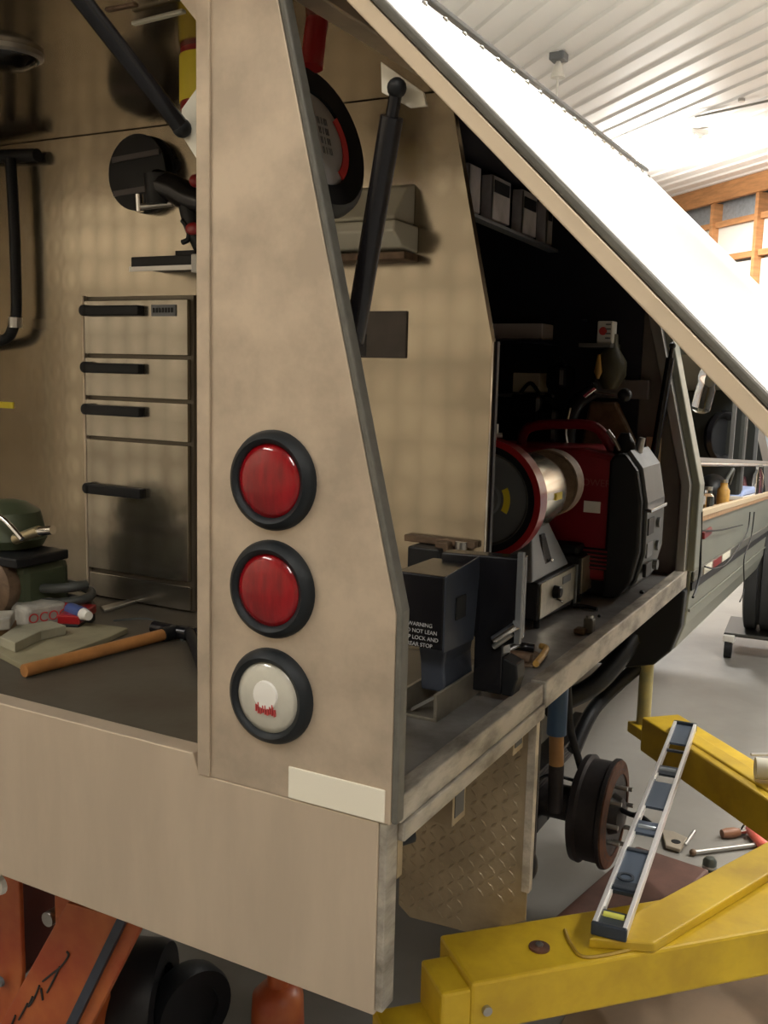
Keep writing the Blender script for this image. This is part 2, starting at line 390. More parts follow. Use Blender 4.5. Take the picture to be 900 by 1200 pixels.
MB().box(-.735, -.17, TY-.014, TY-.001, 1.2, 2.09).build('bulkhead_lining', darkwall, truck)
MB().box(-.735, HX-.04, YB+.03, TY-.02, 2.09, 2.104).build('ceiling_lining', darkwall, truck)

# the big side door, hinged along the roof and held open by struts
D = Vector((.718, 0, -.696)); Nn = Vector((.696, 0, .718)); D2 = Vector((.53, 0, -.848)); N2 = Vector((.848, 0, .53))
H = Vector((HX+.005, 0, HZ-.012)); K = H+D*.915; E2 = K+D2*.30; th = .03
outl = lambda a, b: [H+Nn*a, K+(Nn+N2).normalized()*a, E2+N2*a, E2+N2*b, K+(Nn+N2).normalized()*b, H+Nn*b]
door = MB().prism(outl(.028, .034), (0, TY+.01, 0)).build('side_door', doorskin, truck, bevel=.001, label='large aluminium side door propped open')
MB().prism([p+Vector((0, .03, 0)) for p in outl(.002, .006)], (0, TY-.05, 0)).build('inner_skin', doorin, door)
MB().prism(outl(0, .020), (0, .028, 0)).build('end_flange', flange, door, bevel=.002)
MB().prism([p+Vector((0, TY-.02, 0)) for p in outl(0, .020)], (0, .028, 0)).build('end_flange', flange, door, bevel=.002)
MB().prism([p+Vector((0, -.004, 0)) for p in outl(.021, .032)], (0, .026, 0)).build('weather_seal', seal, door, bevel=.003)
MB().prism([H+Vector((-.012, 0, .038)), H+Vector((.028, 0, .030)), H+Vector((.03, 0, .036)), H+Vector((-.010, 0, .046))], (0, TY+.01, 0)).build('hinge_strip', grey, door, bevel=.001)
riv = MB().lathe([(.0055, 0), (.005, .003), (.001, .005)], H+Nn*.034+D*.032+Vector((0, .06, 0)), Nn, 10).build('rivet', chrome, door, sm=50)
for k in range(1, 24): part_copy(riv, (0, .076*k, 0))
# struts of the side door: body tube, rod, end ball
def strut(a, b, r, lab, brm):
    a, b = Vector(a), Vector(b); q = a.lerp(b, .90)
    s = MB().cyl(a, q, r, 16).build('gas_strut', blackg, truck, sm=40, label=lab)
    MB().cyl(q-(b-a)*.01, b, r*.55, 12).build('strut_rod', blackg, s, sm=40)
    MB().ball(b, r*.85).build('ball_joint', black, s, sm=60); MB().ball(a, r*1.1).build('ball_joint', black, s, sm=60)
sa = Vector((-.135, .11, 1.60)); sb = at(465, 103, 1, .028)
strut(sa, sb, .0145, 'black gas strut holding the near end of the side door', None)
bq = [at(446, 72, 1, .045), at(447, 108, 1, .045), at(480, 126, 1, .045), at(500, 124, 1, .045), at(496, 108, 1, .045)]
MB().prism(bq, (0, .005, 0)).build('door_bracket', platem, door, bevel=.001)
MB().beam((-.135, .03, 1.60), (-.135, .12, 1.60), (.03, 0, 0), (0, 0, .03)).build('strut_stud', black, truck)
sa2 = at(765, 543, 1, TY-.05); sb2 = at(783, 432, 1, TY-.05)
strut(sa2, at(788, 405, 1, TY-.05), .012, 'black gas strut holding the far end of the side door', None)
q = at(765, 530, 1, TY-.022); MB().box(q.x-.022, q.x+.022, TY-.022, TY-.014, q.z-.045, q.z+.045).build('strut_plate', flange, truck, bevel=.002)
# strut of the rear hatch and the hatch itself, raised over the rear opening
strut(at(213, 150, 1, .05), (-.50, -.26, 2.20), .0125, 'black gas strut holding the rear hatch', None)
MB().prism([(-2.08, -.01, 2.13), (-2.08, -.80, 2.62), (-2.08, -.80, 2.645), (-2.08, -.01, 2.155)], (1.75, 0, 0)).build('rear_hatch', alu, truck, bevel=.002)

# dome light and bar on the ceiling of the bay
q = at(8, 64, 2, 2.10)
t = MB().lathe([(.055, 0), (.05, -.015), (.03, -.028), (.005, -.033)], (q.x, q.y, 2.105), (0, 0, 1), 28).build('dome_light', glass, truck, sm=50)
MB().ring([(.05, 0), (.062, 0), (.062, -.008), (.055, -.012)], (q.x, q.y, 2.105), (0, 0, 1), 28).build('bezel', steel, t, sm=40)
a = at(156, 28, 2, 2.095); b = at(216, 13, 2, 2.095)
MB().beam(a, b, (0, .010, 0), (0, 0, .006)).build('ceiling_strip', cream, truck, bevel=.002)
MB().beam(at(125, 12, 2, 2.095), at(160, 5, 2, 2.095), (0, .010, 0), (0, 0, .006)).build('ceiling_strip', scuff, truck, bevel=.002)

# conduit / pipe on the back wall, left edge
yb = YB-.02
t = MB().tube([at(-30, 184, 1, yb), at(44, 182, 1, yb)], .016, 12).build('wall_bar', black, truck, sm=40)
pp = [at(12, 186, 1, yb-.02), at(15, 230, 1, yb-.02), at(18, 300, 1, yb-.02), at(19, 365, 1, yb-.02), at(15, 385, 1, yb-.02), at(5, 398, 1, yb-.02), at(-30, 404, 1, yb-.02)]
MB().tube(pp, .0135, 10).build('drain_hose', black, sm=50, label='black hose hanging down the polished bay wall from a black bar', category='hose')
MB().cyl(at(18, 372, 1, yb-.02), at(18, 384, 1, yb-.02), .017, 12).build('hose_clamp', steel, truck)
q = at(4, 475, 1, yb); MB().box(q.x-.04, q.x+.015, YB-.003, YB, q.z-.008, q.z+.008).build('yellow_sticker', yellowlab, truck)
q = at(207, 193, 1, YB); MB().lathe([(.013, 0), (.012, -.006), (.002, -.007)], (q.x, YB, q.z), (0, 1, 0), 16).build('rubber_plug', black, truck)
# blank dark notice on the wall by the side opening
MB().box(-.475, -.364, YB-.004, YB, 1.592, 1.687).build('wall_notice', mat('notice_grey', (.10, .085, .075), .3, .5, noise=.3, nscale=9), truck, bevel=.003, label='dark grey notice plate on the back wall')
# pale box shaped dispenser on the wall
q0 = at(380, 235, 1, YB-.05)
t = thing('wall_dispenser', 'pale beige wedge-shaped dispenser on the polished back wall beside the gas strut', 'dispenser', (-.44, YB-.06, 1.80))
A_ = [(YB, 1.935), (YB-.03, 1.925), (YB-.085, 1.862), (YB-.085, 1.855), (YB, 1.855)]
MB().prism([(-.55, y, z) for y, z in A_], (.195, 0, 0)).build('upper_hood', cream, t, bevel=.004)
A_ = [(YB, 1.852), (YB-.10, 1.852), (YB-.105, 1.83), (YB-.07, 1.805), (YB, 1.80)]
MB().prism([(-.56, y, z) for y, z in A_], (.215, 0, 0)).build('lower_tray', cream, t, bevel=.004)
MB().box(-.56, -.345, YB-.06, YB, 1.783, 1.798).build('shadow_base', scuff, t, bevel=.002)

# ---------------- drawer cabinet on the back wall
cabn = thing('drawer_cabinet', 'four-drawer swirled aluminium cabinet with black handles on the back wall', 'cabinet', (-1.08, YB, .985))
x0, x1 = -1.236, -.915; yf = YB-.008
MB().box(x0-.006, x1+.006, yf, YB, .986, 1.726).build('carcass', mat('cabinet_frame', (.14, .12, .09), .6, .4), cabn)
MB().box(x0-.008, x0-.002, yf-.012, yf, .986, 1.728).build('side_trim', alu, cabn)
zz = [1.720, 1.585, 1.484, 1.386, 1.056]
for i in range(4):
    zt, zb = zz[i]-.004, zz[i+1]+.004
    d = MB().box(x0+.001, x1-.001, yf-.014, yf, zb, zt).build('drawer', swirl_dark, cabn, bevel=.0015)
    hz = zt-.024 if i < 3 else 1.262
    hx0, hx1 = x0+.004, x0+.19
    mb = MB(); mb.box(hx0+.01, hx1, yf-.034, yf-.014, hz-.013, hz+.011); mb.lathe([(.014, 0), (.014, .02)], (hx0+.012, yf-.014, hz), (0, -1, 0), 12)
    mb.build('handle', black, d, bevel=.003)
    if i == 0:
        MB().box(x0+.216, x0+.288, yf-.017, yf-.014, hz-.014, hz+.012).build('label_holder', grey, d)
        mb = MB()
        for k in range(7): mb.box(x0+.222+.009*k, x0+.227+.009*k, yf-.0185, yf-.017, hz-.006, hz+.005)
        mb.build('label_print', black, d)
MB().box(x0, x1, yf-.010, yf, .99, 1.048).build('kick_plate', swirl_dark, cabn, bevel=.001)

# ---------------- things in the rear bay
q = at(160, 202, 1, YB-.04)
t = thing('hose_reel', 'round black reel on the back wall above the drawers', 'reel', (q.x, YB, q.z-.1))
MB().lathe([(.086, 0), (.086, .008), (.083, .012), (.03, .014), (.03, .028), (.080, .032), (.084, .036), (.084, .040), (.02, .043)], (q.x, YB-.001, q.z), (0, -1, 0), 40).build('drum', black, t, sm=35)
for s in (.035, -.040):
    w_ = math.sqrt(.078**2-(s)**2)
    MB().prism([(q.x-w_, YB-.041, q.z+s-.010), (q.x+w_, YB-.041, q.z+s-.002), (q.x+w_, YB-.041, q.z+s+.010), (q.x-w_, YB-.041, q.z+s+.002)], (0, -.004, 0)).build('drum_band', mat('dull_band', (.07, .06, .06), .3, .4), t)
# angle grinder hanging on its bracket, partly behind the column
def P2(px, py, y): return at(px, py, 1, y)
yg = .58
t = thing('angle_grinder', 'black and red angle grinder hanging half behind the rear column', 'power tool', P2(225, 240, yg))
MB().tube([P2(183, 215, yg), P2(205, 222, yg), P2(225, 233, yg), P2(262, 243, yg)], .030, 14).build('body', blackg, t, sm=50)
MB().cyl(P2(187, 205, yg), P2(187, 240, yg), .033, 16, r2=.028).build('gear_head', black, t, sm=40)
MB().cyl(P2(163, 243, yg), P2(203, 238, yg), .007, 10).build('side_handle', steel, t, sm=40)
MB().cyl(P2(163, 228, yg), P2(164, 248, yg), .009, 10).build('handle_end', chrome, t, sm=40)
MB().tube([P2(222, 238, yg), P2(228, 262, yg), P2(240, 290, yg)], .024, 12).build('grip', black, t, sm=50)
MB().tube([P2(214, 258, yg-.02), P2(221, 268, yg-.02), P2(221, 280, yg-.02), P2(214, 284, yg-.02)], .006, 8).build('hook', black, t, sm=50)
MB().ball(P2(229, 212, yg-.03), .013).build('red_button', redpaint, t, sm=60)
MB().ball(P2(226, 268, yg-.03), .016, sq=(1.2, .5, .8)).build('red_trigger', redpaint, t, sm=60)
# shelf-like black tray with silver rim
a = at(168, 310, 1, YB-.06); b = at(233, 306, 1, YB-.06)
t = thing('tool_tray', 'narrow black tray with a silver rim fixed to the wall above the drawers', 'tray', (a.x, YB-.06, a.z-.02))
MB().box(a.x, b.x+.03, YB-.10, YB, a.z-.012, a.z+.012).build('tray_body', black, t, bevel=.002)
MB().box(a.x, b.x+.03, YB-.106, YB-.10, a.z-.02, a.z-.010).build('rim', steel, t)
MB().box(a.x+.11, b.x+.03, YB-.08, YB-.02, a.z+.012, a.z+.024).build('liner', black, t)
q = at(231, 308, 1, YB-.11); MB().box(q.x-.012, q.x+.008, YB-.116, YB-.10, q.z-.02, q.z+.018).build('end_clip', white, t, bevel=.002)
# fire extinguisher inside the column
qa, qb, qc, qd = (at(219, y_, 1, .35) for y_ in (30, 73, 127, 140))
cx = qa.x+.052
t = thing('fire_extinguisher', 'red fire extinguisher with a yellow label hanging behind the rear column', 'extinguisher', (cx, .35, qd.z))
MB().lathe([(.045, qd.z), (.052, qd.z+.008), (.052, qa.z-.02), (.045, qa.z), (.02, qa.z+.012), (.016, qa.z+.03)], (cx, .35, 0), (0,0,1), 28).build('cylinder', redpaint, t, sm=40)
MB().ring([(.0525, qc.z), (.0535, qc.z), (.0535, qb.z), (.0525, qb.z)], (cx, .35, 0), (0,0,1), 28).build('label_band', yellowlab, t, sm=40)
MB().beam((cx-.04, .35, qa.z+.03), (cx+.04, .35, qa.z+.035), (0, .02, 0), (0, 0, .012)).build('lever', black, t)
MB().tube([(cx-.02, .35, qa.z+.02), (cx-.06, .36, qa.z-.01), (cx-.062, .37, qb.z), (cx-.055, .37, qc.z+.03)], .005).build('hose', hose_m, t, sm=50)
# small wheel hung under the roof, seen through the side opening
wc = at(364, 166, 1, .27); wax = (R3*.80+U3*.16-F3*.58).normalized()
t = thing('hand_cart_wheel', 'black rubber wheel with a pale label disc hanging under the hinge side', 'wheel', wc-Vector((0, 0, .12)))
MB().ring([(.075, -.018), (.108, -.022), (.120, -.012), (.123, 0), (.120, .012), (.108, .022), (.075, .018)], wc, wax, 44).build('tyre', black, t, sm=40)
MB().lathe([(.078, -.012), (.078, .010), (.07, .015), (.02, .018), (.002, .018)], wc, wax, 36).build('label_disc', mat('pale_grey_disc', (.45, .45, .46), .2, .4), t, sm=40)
u1 = wax.cross(Vector((0,0,1))).normalized(); v1 = u1.cross(wax)
mb = MB()
pts = []
for rr, rng in ((.074, range(-45, 46, 9)), (.060, range(45, -46, -9))):
    for aa in rng:
        a_ = math.radians(aa-8)
        pts.append(wc+wax*.0135+(-u1*math.cos(a_)+v1*math.sin(a_))*rr)
mb.prism(pts, wax*.004).build('red_arc', textr, t)
for k in range(4): text('disc_print', '|| | |||', .012, wc+wax*.0185+v1*(.03-.016*k)-u1*.015, -u1, v1, grey, t)
MB().tube([wc+Vector((0, 0, .11)), wc+Vector((0, .01, .165)), wc+Vector((0, .02, .205))], .018, 10).build('hanging_strap', redpaint, t, sm=50)

# items on the bay floor
Z = .985
def fl(px, py, z=Z): return at(px, py, 2, z)
a = fl(28, 786, Z+.014); b = fl(190, 744, Z+.014); ab = (b-a)
t = thing('claw_hammer', 'hammer with an orange-brown wooden handle lying on the bay floor', 'hammer', a-Vector((0, 0, .014)))
MB().tube([a, a.lerp(b, .12), a.lerp(b, .3), a.lerp(b, .8), b], .0125, 12).build('handle', mat('orange_handle', (.45, .20, .06), 0, .5, noise=.3, nscale=10), t, sm=50)
dn = ab.normalized(); sd = Vector((-dn.y, dn.x, 0))
MB().cyl(b, b+dn*.035, .016, 12).build('socket', black, t, sm=40)
MB().tube([b+dn*.03+sd*.06, b+dn*.035, b+dn*.05-sd*.05, b+dn*.065-sd*.09], .015, 10).build('head', blackg, t, sm=50)
t = MB().tube([fl(222, 742, Z+.02), fl(229, 758, Z+.02), fl(240, 790, Z+.02)], .012, 8).build('pry_bar', black, sm=50, label='black bar leaning by the foot of the rear column', category='tool')
# printed packet
a = fl(30, 742); b = fl(80, 733)
dn = (b-a).normalized(); sd = Vector((-dn.y, dn.x, 0)); c = (a+b)/2+sd*.04
t = thing('printed_packet', 'white plastic packet printed in red beside the hammer handle', 'packet', c)
z = Vector((0, 0, 1))
MB().beam(a+sd*.035+z*.03, b+sd*.035+z*.03, sd*.08, z*.05).build('wrapper', mat('dull_white', (.42, .40, .35), 0, .5, noise=.3, nscale=20), t, bevel=.012, seg=3)
text('red_lettering', 'OCOC', .03, (a+b)/2-sd*.0062+z*.03, dn, z, textr, t)
# red and blue screwdriver
a = fl(72, 710, Z+.04); b = fl(104, 722, Z+.04)
t = thing('screwdriver', 'red and blue handled screwdriver lying over the packets', 'screwdriver', a-Vector((0, 0, .04)))
MB().cyl(a, a.lerp(b, .35), .012, 12).build('red_grip', redpaint, t, sm=40); MB().cyl(a.lerp(b, .33), a.lerp(b, .8), .015, 12).build('blue_grip', mat('blue_grip', (.06, .09, .25), 0, .4), t, sm=40)
MB().cyl(a.lerp(b, .78), b, .014, 12, r2=.010).build('pale_cap', white, t, sm=40); MB().cyl(a-(b-a)*1.2, a, .004, 8).build('blade', steel, t)
# red box and others
a = fl(96, 742); b = fl(116, 728); dn = (b-a).normalized(); sd = Vector((-dn.y, dn.x, 0))
t = thing('red_carton', 'small red carton with a dark base right of the white packet', 'carton', (a+b)/2)
MB().beam(a+z*.028+sd*.03, b+z*.03+sd*.03, sd*.05, z*.02).build('lid', redpaint, t, bevel=.003); MB().beam(a+z*.01+sd*.03, b+z*.01+sd*.03, sd*.045, z*.018).build('base', black, t, bevel=.003)
# coiled hose, cards and papers
c = fl(68, 712, Z+.02)
pts = [(c.x+.085*math.cos(k*.42)*(1+.02*k/15), c.y+.06*math.sin(k*.42), c.z+.0+.0022*k) for k in range(31)]
MB().tube(pts, .011, 8).build('coiled_air_hose', hose_m, sm=50, label='dark grey hose coiled on the bay floor against the back wall', category='hose')
def sheet(name, pts, th_, m, lab, cat): return MB().prism([fl(*p) for p in pts], (0, 0, th_)).build(name, m, bevel=.002, label=lab, category=cat)
sheet('cardboard_sheet', [(0, 772), (26, 786), (60, 778), (130, 752), (150, 742), (100, 735), (40, 748), (0, 755)], .012, mat('greenish_card', (.30, .27, .17), 0, .6, noise=.3), 'flat greenish card lying under the hammer and packets', 'card')
sheet('folded_paper', [(0, 764), (18, 772), (48, 757), (78, 750), (60, 744), (20, 750)], .02, mat('dull_paper', (.34, .32, .23), 0, .7, noise=.3), 'crumpled dull paper on top of the greenish card left of the hammer', 'paper').location.z += .012
sheet('wood_offcut', [(-20, 752), (10, 750), (20, 742), (-20, 744)], .03, tan, 'tan wood offcut at the left end of the bay floor', 'wood')
MB().prism([fl(-25, 742, Z+.031), fl(12, 738, Z+.031), fl(18, 728, Z+.031), fl(-25, 730, Z+.031)], (0, 0, .025)).build('white_carton', MATS['dull_white'], bevel=.003, label='white carton on top of the wood offcut at the left edge', category='carton')
sheet('steel_strip', [(118, 714), (160, 703), (163, 706), (122, 719)], .008, steel, 'thin steel strip on the bay floor before the drawers', 'metal strip')
MB().tube([fl(133, 728), fl(180, 727), fl(215, 752)], .004, 6).build('thin_cable', hose_m, sm=50, label='thin dark cable on the bay floor behind the hammer head', category='cable')
# old engine driven pump at left edge
y0 = .42
t = thing('portable_pump', 'old green and tan pump with a brass fitting at the left end of the bay', 'pump', at(10, 722, 1, y0))
q = at(8, 683, 1, y0)
MB().lathe([(.03, .02), (.035, -.01), (.062, -.012), (.068, -.03), (.066, -.05), (.05, -.06), (.02, -.065)], q, (0, 1, 0), 32).build('front_cover', scuff, t, sm=35)
mb = MB()
for k in range(10):
    a_ = 2*math.pi*k/10; mb.beam(q+Vector((math.cos(a_)*.012, -.062, math.sin(a_)*.012)), q+Vector((math.cos(a_)*.045, -.062, math.sin(a_)*.045)), (0, .008, 0), Vector((-math.sin(a_), 0, math.cos(a_)))*.008)
mb.build('cover_rib', tan, t)
MB().box(q.x-.12, q.x+.075, y0-.02, y0+.12, Z, q.z+.05).build('engine_block', dgreen, t, bevel=.02)
q2 = at(0, 618, 1, y0)
MB().lathe([(.075, -.05), (.085, -.03), (.07, .03), (.04, .05), (.02, .055)], (q2.x-.03, y0+.05, q2.z), (0, 0, 1), 24).build('fuel_tank', dgreen, t, sm=40)
MB().tube([at(18, 632, 1, y0), at(34, 626, 1, y0), at(46, 622, 1, y0)], .012, 12).build('brass_fitting', mat('brass', (.55, .47, .30), .8, .3), t, sm=40)
MB().cyl(at(42, 623, 1, y0), at(62, 621, 1, y0), .010, 12).build('fitting_end', chrome, t, sm=40)
MB().tube([at(-8, 600, 1, y0-.05), at(8, 612, 1, y0-.05), at(26, 632, 1, y0-.05)], .006, 8).build('chrome_lever', chrome, t, sm=50)
MB().box(q.x-.1, q.x+.09, y0-.05, y0+.1, q.z+.05, q.z+.072).build('mount_plate', black, t, bevel=.004)

# ================================================================== SIDE COMPARTMENT CONTENTS
# black steel bench tool with crank
t = thing('bench_anvil_tool', 'black steel box-shaped bench tool with white lettering on a channel foot', 'tool', (-.14, .45, Z))
# channel foot
a, b = fl(482, 838), fl(557, 802)
dn = Vector((.03, 1, 0)).normalized(); xl, xr = -.165, -.100
mb = MB(); ch = [(-.165, Z), (-.100, Z), (-.100, Z+.048), (-.106, Z+.048), (-.106, Z+.006), (-.159, Z+.006), (-.159, Z+.048), (-.165, Z+.048)]
mb.prism([(x, .35, z) for x, z in ch], (0, .25, 0)).build('channel_foot', mat('foot_aluminium', (.34, .31, .25), .6, .4, noise=.3, nscale=12), t, bevel=.001)
MB().beam((-.15, .36, Z+.012), (-.115, .375, Z+.035), (0, .01, 0), (0, 0, .006)).build('foot_web', steel, t)
# neck and body
MB().prism([(-.155, .40, Z+.035), (-.108, .40, Z+.035), (-.113, .40, Z+.085), (-.108, .40, Z+.125), (-.165, .40, Z+.125), (-.158, .40, Z+.085)], (0, .12, 0)).build('neck', navy, t, bevel=.004)
MB().box(-.190, -.098, .36, .505, 1.106, 1.232).build('main_box', blackg, t, bevel=.003)
MB().prism([(-.098, .36, 1.104), (-.098, .485, 1.098), (-.098, .505, 1.246), (-.098, .36, 1.232)], (.003, 0, 0)).build('side_plate', navy, t)
MB().box(-.0955, -.0915, .40, .44, 1.150, 1.190).build('side_window', mat('hole_black', (.003, .003, .003), 0, .9), t, bevel=.002)
MB().prism([(-.170, .50, 1.245), (-.02, .50, 1.25), (-.02, .50, 1.10), (-.045, .50, 1.09), (-.045, .50, 1.0), (-.10, .50, 1.0), (-.10, .50, 1.10), (-.170, .50, 1.10)], (0, .04, 0)).build('flange_plate', blackg, t, bevel=.003)
MB().box(-.022, -.012, .492, .502, 1.10, 1.262).build('flange_edge', grey, t)
for k, s in enumerate(('WARNING', 'DO NOT LEAN', 'CAP LOCK AND', 'REAR STOP')):
    text('white_lettering', s, .0095, (-.140, .3585, 1.146-.0115*k), (1, 0, 0), (0, 0, 1), textw, t)
MB().prism([(-.045, .50, 1.07), (-.018, .50, 1.06), (-.015, .50, 1.035), (-.025, .50, 1.0), (-.045, .50, 1.0)], (0, .04, 0)).build('crank_housing', black, t, bevel=.003)
q = at(579, 749, 1, .488); r_ = at(605, 732, 1, .488)
MB().cyl(q, r_, .009, 12).build('crank_handle', chrome, t, sm=40)
MB().cyl(q+Vector((0, 0, -.014)), r_+Vector((-.008, 0, -.018)), .005, 12).build('crank_handle', steel, t, sm=40)
# items behind it on the wall
t = thing('wall_hook_block', 'small brown steel hook block on the back wall behind the black tool', 'bracket', (-.25, YB, 1.2))
q = at(478, 626, 1, YB); q3 = at(560, 652, 1, YB)
MB().box(q.x, q3.x, YB-.018, YB, q.z-.012, q.z+.002).build('bar', scuff, t, bevel=.002)
MB().box(q.x+.03, q.x+.10, YB-.06, YB, q.z-.10, q.z-.013).build('block', black, t, bevel=.004)
q = at(545, 640, 1, YB); MB().cyl((q.x, YB-.02, q.z-.03), (q.x, YB-.02, q.z+.012), .012, 12).build('pin', steel, t, sm=40)
MB().box(q.x-.05, q.x-.02, YB-.04, YB, q.z-.04, q.z+.01).build('clip', scuff, t, bevel=.003)

# bench grinder / buffer on a grey base
gx = -.166
def base_unit(name, lab, y0, y1, z1, x0):
    t = thing(name, lab, 'bench grinder', ((x0+gx)/2, (y0+y1)/2, Z))
    MB().prism([(gx, y0, Z+.018), (gx, y1, Z+.006), (gx, y1, z1+.004), (gx, y0, z1)], (x0-gx, 0, 0)).build('base_box', mat('black_crinkle', (.02, .02, .024), .1, .6, bump=.4, bscale=200), t, bevel=.004)
    MB().prism([(gx, y0+.006, Z+.022), (gx, y1-.006, Z+.022), (gx, y1-.006, z1-.002), (gx, y0+.006, z1-.002)], (.004, 0, 0)).build('front_panel', mat('brushed_panel', (.52, .48, .38), .7, .35, noise=.25, nscale=25), t, bevel=.001)
    MB().box(gx, gx+.008, y1-.012, y1, Z+.01, z1+.002).build('panel_edge', grey, t)
    for yy in (y0+.01, y1-.01): MB().cyl((gx-.005, yy, Z), (gx-.005, yy, Z+.02), .008, 10).build('foot', black, t)
    return t
t = base_unit('bench_grinder', 'bench grinder with a red-rimmed wheel guard on a black box base', 1.03, 1.30, 1.092, -.40)
c = (gx+.004, 1.13, 1.055)
MB().lathe([(.016, 0), (.015, .014), (.011, .018)], c, (1, 0, 0), 16).build('switch_knob', black, t, sm=40)
MB().cyl((gx+.004, 1.15, 1.033), (gx+.02, 1.152, 1.028), .003, 8).build('toggle', chrome, t)
MB().box(gx+.004, gx+.006, 1.19, 1.25, 1.062, 1.08).build('rating_label', grey, t)
# pedestal: tapered housing
MB().hexa([(-.40, 1.0, 1.096), (-.172, 1.0, 1.096), (-.172, 1.27, 1.098), (-.40, 1.27, 1.098)], [(-.33, 1.10, 1.225), (-.215, 1.10, 1.225), (-.215, 1.20, 1.225), (-.33, 1.20, 1.225)]).build('tapered_housing', grey, t, bevel=.006)
MB().hexa([(-.188, 1.10, 1.13), (-.180, 1.11, 1.12), (-.180, 1.16, 1.12), (-.188, 1.16, 1.14)], [(-.206, 1.12, 1.19), (-.198, 1.12, 1.19), (-.198, 1.15, 1.19), (-.206, 1.15, 1.19)]).build('pull_handle', blackg, t, bevel=.002)
MB().ball((-.176, 1.14, 1.128), .005).build('screw', chrome, t, sm=60)
wcx, wcz = -.262, 1.292
gy = .93
MB().ring([(.120, -.026), (.134, -.026), (.134, .016), (.120, .016)], (wcx, gy, wcz), (0, 1, 0), 56).build('guard_rim', redpaint, t, sm=40, label='red guard rim')
MB().lathe([(.118, -.008), (.118, .03), (.02, .035)], (wcx, gy, wcz), (0, 1, 0), 56).build('guard_back', black, t, sm=40)
MB().ring([(.104, -.022), (.121, -.024), (.121, -.008), (.104, -.008)], (wcx, gy, wcz), (0, 1, 0), 56).build('guard_lip', black, t, sm=40)
MB().ring([(.0985, -.016), (.1035, -.0235), (.1045, -.0235), (.1045, -.014), (.0985, -.01)], (wcx, gy, wcz), (0, 1, 0), 56).build('wheel_edge', seal, t, sm=40)
MB().lathe([(.100, -.008), (.100, -.016), (.04, -.018), (.036, -.026), (.012, -.028), (.012, -.04), (.002, -.04)], (wcx, gy, wcz), (0, 1, 0), 48).build('wheel', grey, t, sm=35)
mb = MB(); pts = []
for rr, rng in ((.062, range(-28, 29, 8)), (.047, range(28, -29, -8))):
    for aa in rng: pts.append((wcx+rr*math.cos(math.radians(aa)), gy-.0185, wcz+rr*math.sin(math.radians(aa))))
mb.prism(pts, (0, -.001, 0)).build('yellow_label', yellowlab, t)
MB().cyl((wcx-.01, gy-.02, wcz+.137), (wcx+.03, gy-.0, wcz+.141), .006, 10).build('guard_clamp', steel, t)
MB().beam((wcx-.02, gy-.03, wcz-.142), (wcx+.05, gy+.01, wcz-.132), (0, .02, 0), (0, 0, .006)).build('tool_rest', steel, t)
MB().lathe([(.05, .02), (.086, .04), (.090, .15), (.082, .19), (.05, .21), (.04, .24)], (wcx+.04, gy, wcz+.006), (0, 1, 0), 36).build('motor', mat('motor_chrome', (.72, .68, .58), .95, .2), t, sm=40)
MB().box(wcx+.12, wcx+.1305, gy+.09, gy+.13, wcz-.004, wcz+.012).build('motor_label', yellowlab, t)
MB().lathe([(.077, .245), (.080, .25), (.080, .285), (.072, .29), (.01, .29)], (wcx+.042, gy+.02, wcz+.012), (0, 1, 0), 44).build('far_wheel', scuff, t, sm=35)
MB().ring([(.079, .243), (.083, .243), (.083, .292), (.080, .292)], (wcx+.042, gy+.02, wcz+.012), (0, 1, 0), 44).build('far_guard', scuff, t, sm=35)
MB().cyl((wcx+.02, gy-.005, wcz+.138), (wcx+.02, gy-.005, wcz+.165), .002, 6).build('sight_rod', steel, t)
t = base_unit('bench_machine', 'second black bench box with a silver knob panel behind the grinder', 1.345, 1.60, 1.103, -.36)
MB().lathe([(.012, 0), (.012, .012), (.02, .014), (.02, .022)], (gx+.004, 1.46, 1.055), (1, 0, 0), 10).build('star_knob', black, t)
MB().beam((gx+.02, 1.44, 1.07), (gx+.02, 1.50, 1.04), (.006, 0, 0), (0, 0, .012)).build('knob_arm', black, t)
MB().box(-.34, -.18, 1.36, 1.58, 1.104, 1.13).build('top_cover', black, t, bevel=.008)

# red generator
t = thing('red_generator', 'red portable machine with black end and silver front panel by the front bulkhead', 'generator', (-.3, 1.5, Z))
gx0, gx1 = -.56, -.055; y0, y1 = 1.42, 1.66
side = [(gx0, 1.03), (gx0, 1.34), (gx0+.05, 1.372), (-.20, 1.378), (-.095, 1.36), (-.09, 1.30), (-.09, 1.06), (-.12, 1.03)]
MB().prism([(x, y0, z) for x, z in side], (0, y1-y0, 0)).build('red_body', dkred, t, bevel=.015, seg=3)
end = [(-.085, 1.0), (-.085, 1.35), (-.075, 1.368), (-.045, 1.372), (-.012, 1.33), (.004, 1.25), (.006, 1.12), (-.01, 1.045), (-.04, 1.0), (-.085, .988)]
end = [(x-.040, z) for x, z in end]
MB().prism([(x, y0-.008, z) for x, z in end], (0, y1-y0+.016, 0)).build('black_end', black, t, bevel=.01, seg=3)
fr = [(-.055, 1.376), (-.018, 1.335), (-.002, 1.25), (0, 1.12), (-.016, 1.045), (-.03, 1.02), (-.026, 1.02), (-.008, 1.045), (.009, 1.12), (.008, 1.252), (-.010, 1.342), (-.046, 1.386)]
MB().prism([(x-.034, y0+.02, z-.006) for x, z in fr], (0, y1-y0-.05, 0)).build('silver_front', mat('silver_panel', (.13, .14, .145), .5, .45, noise=.15), t, bevel=.002)
MB().box(-.034, -.014, y0+.02, y0+.19, 1.222, 1.232).build('chrome_bar', chrome, t, bevel=.002)
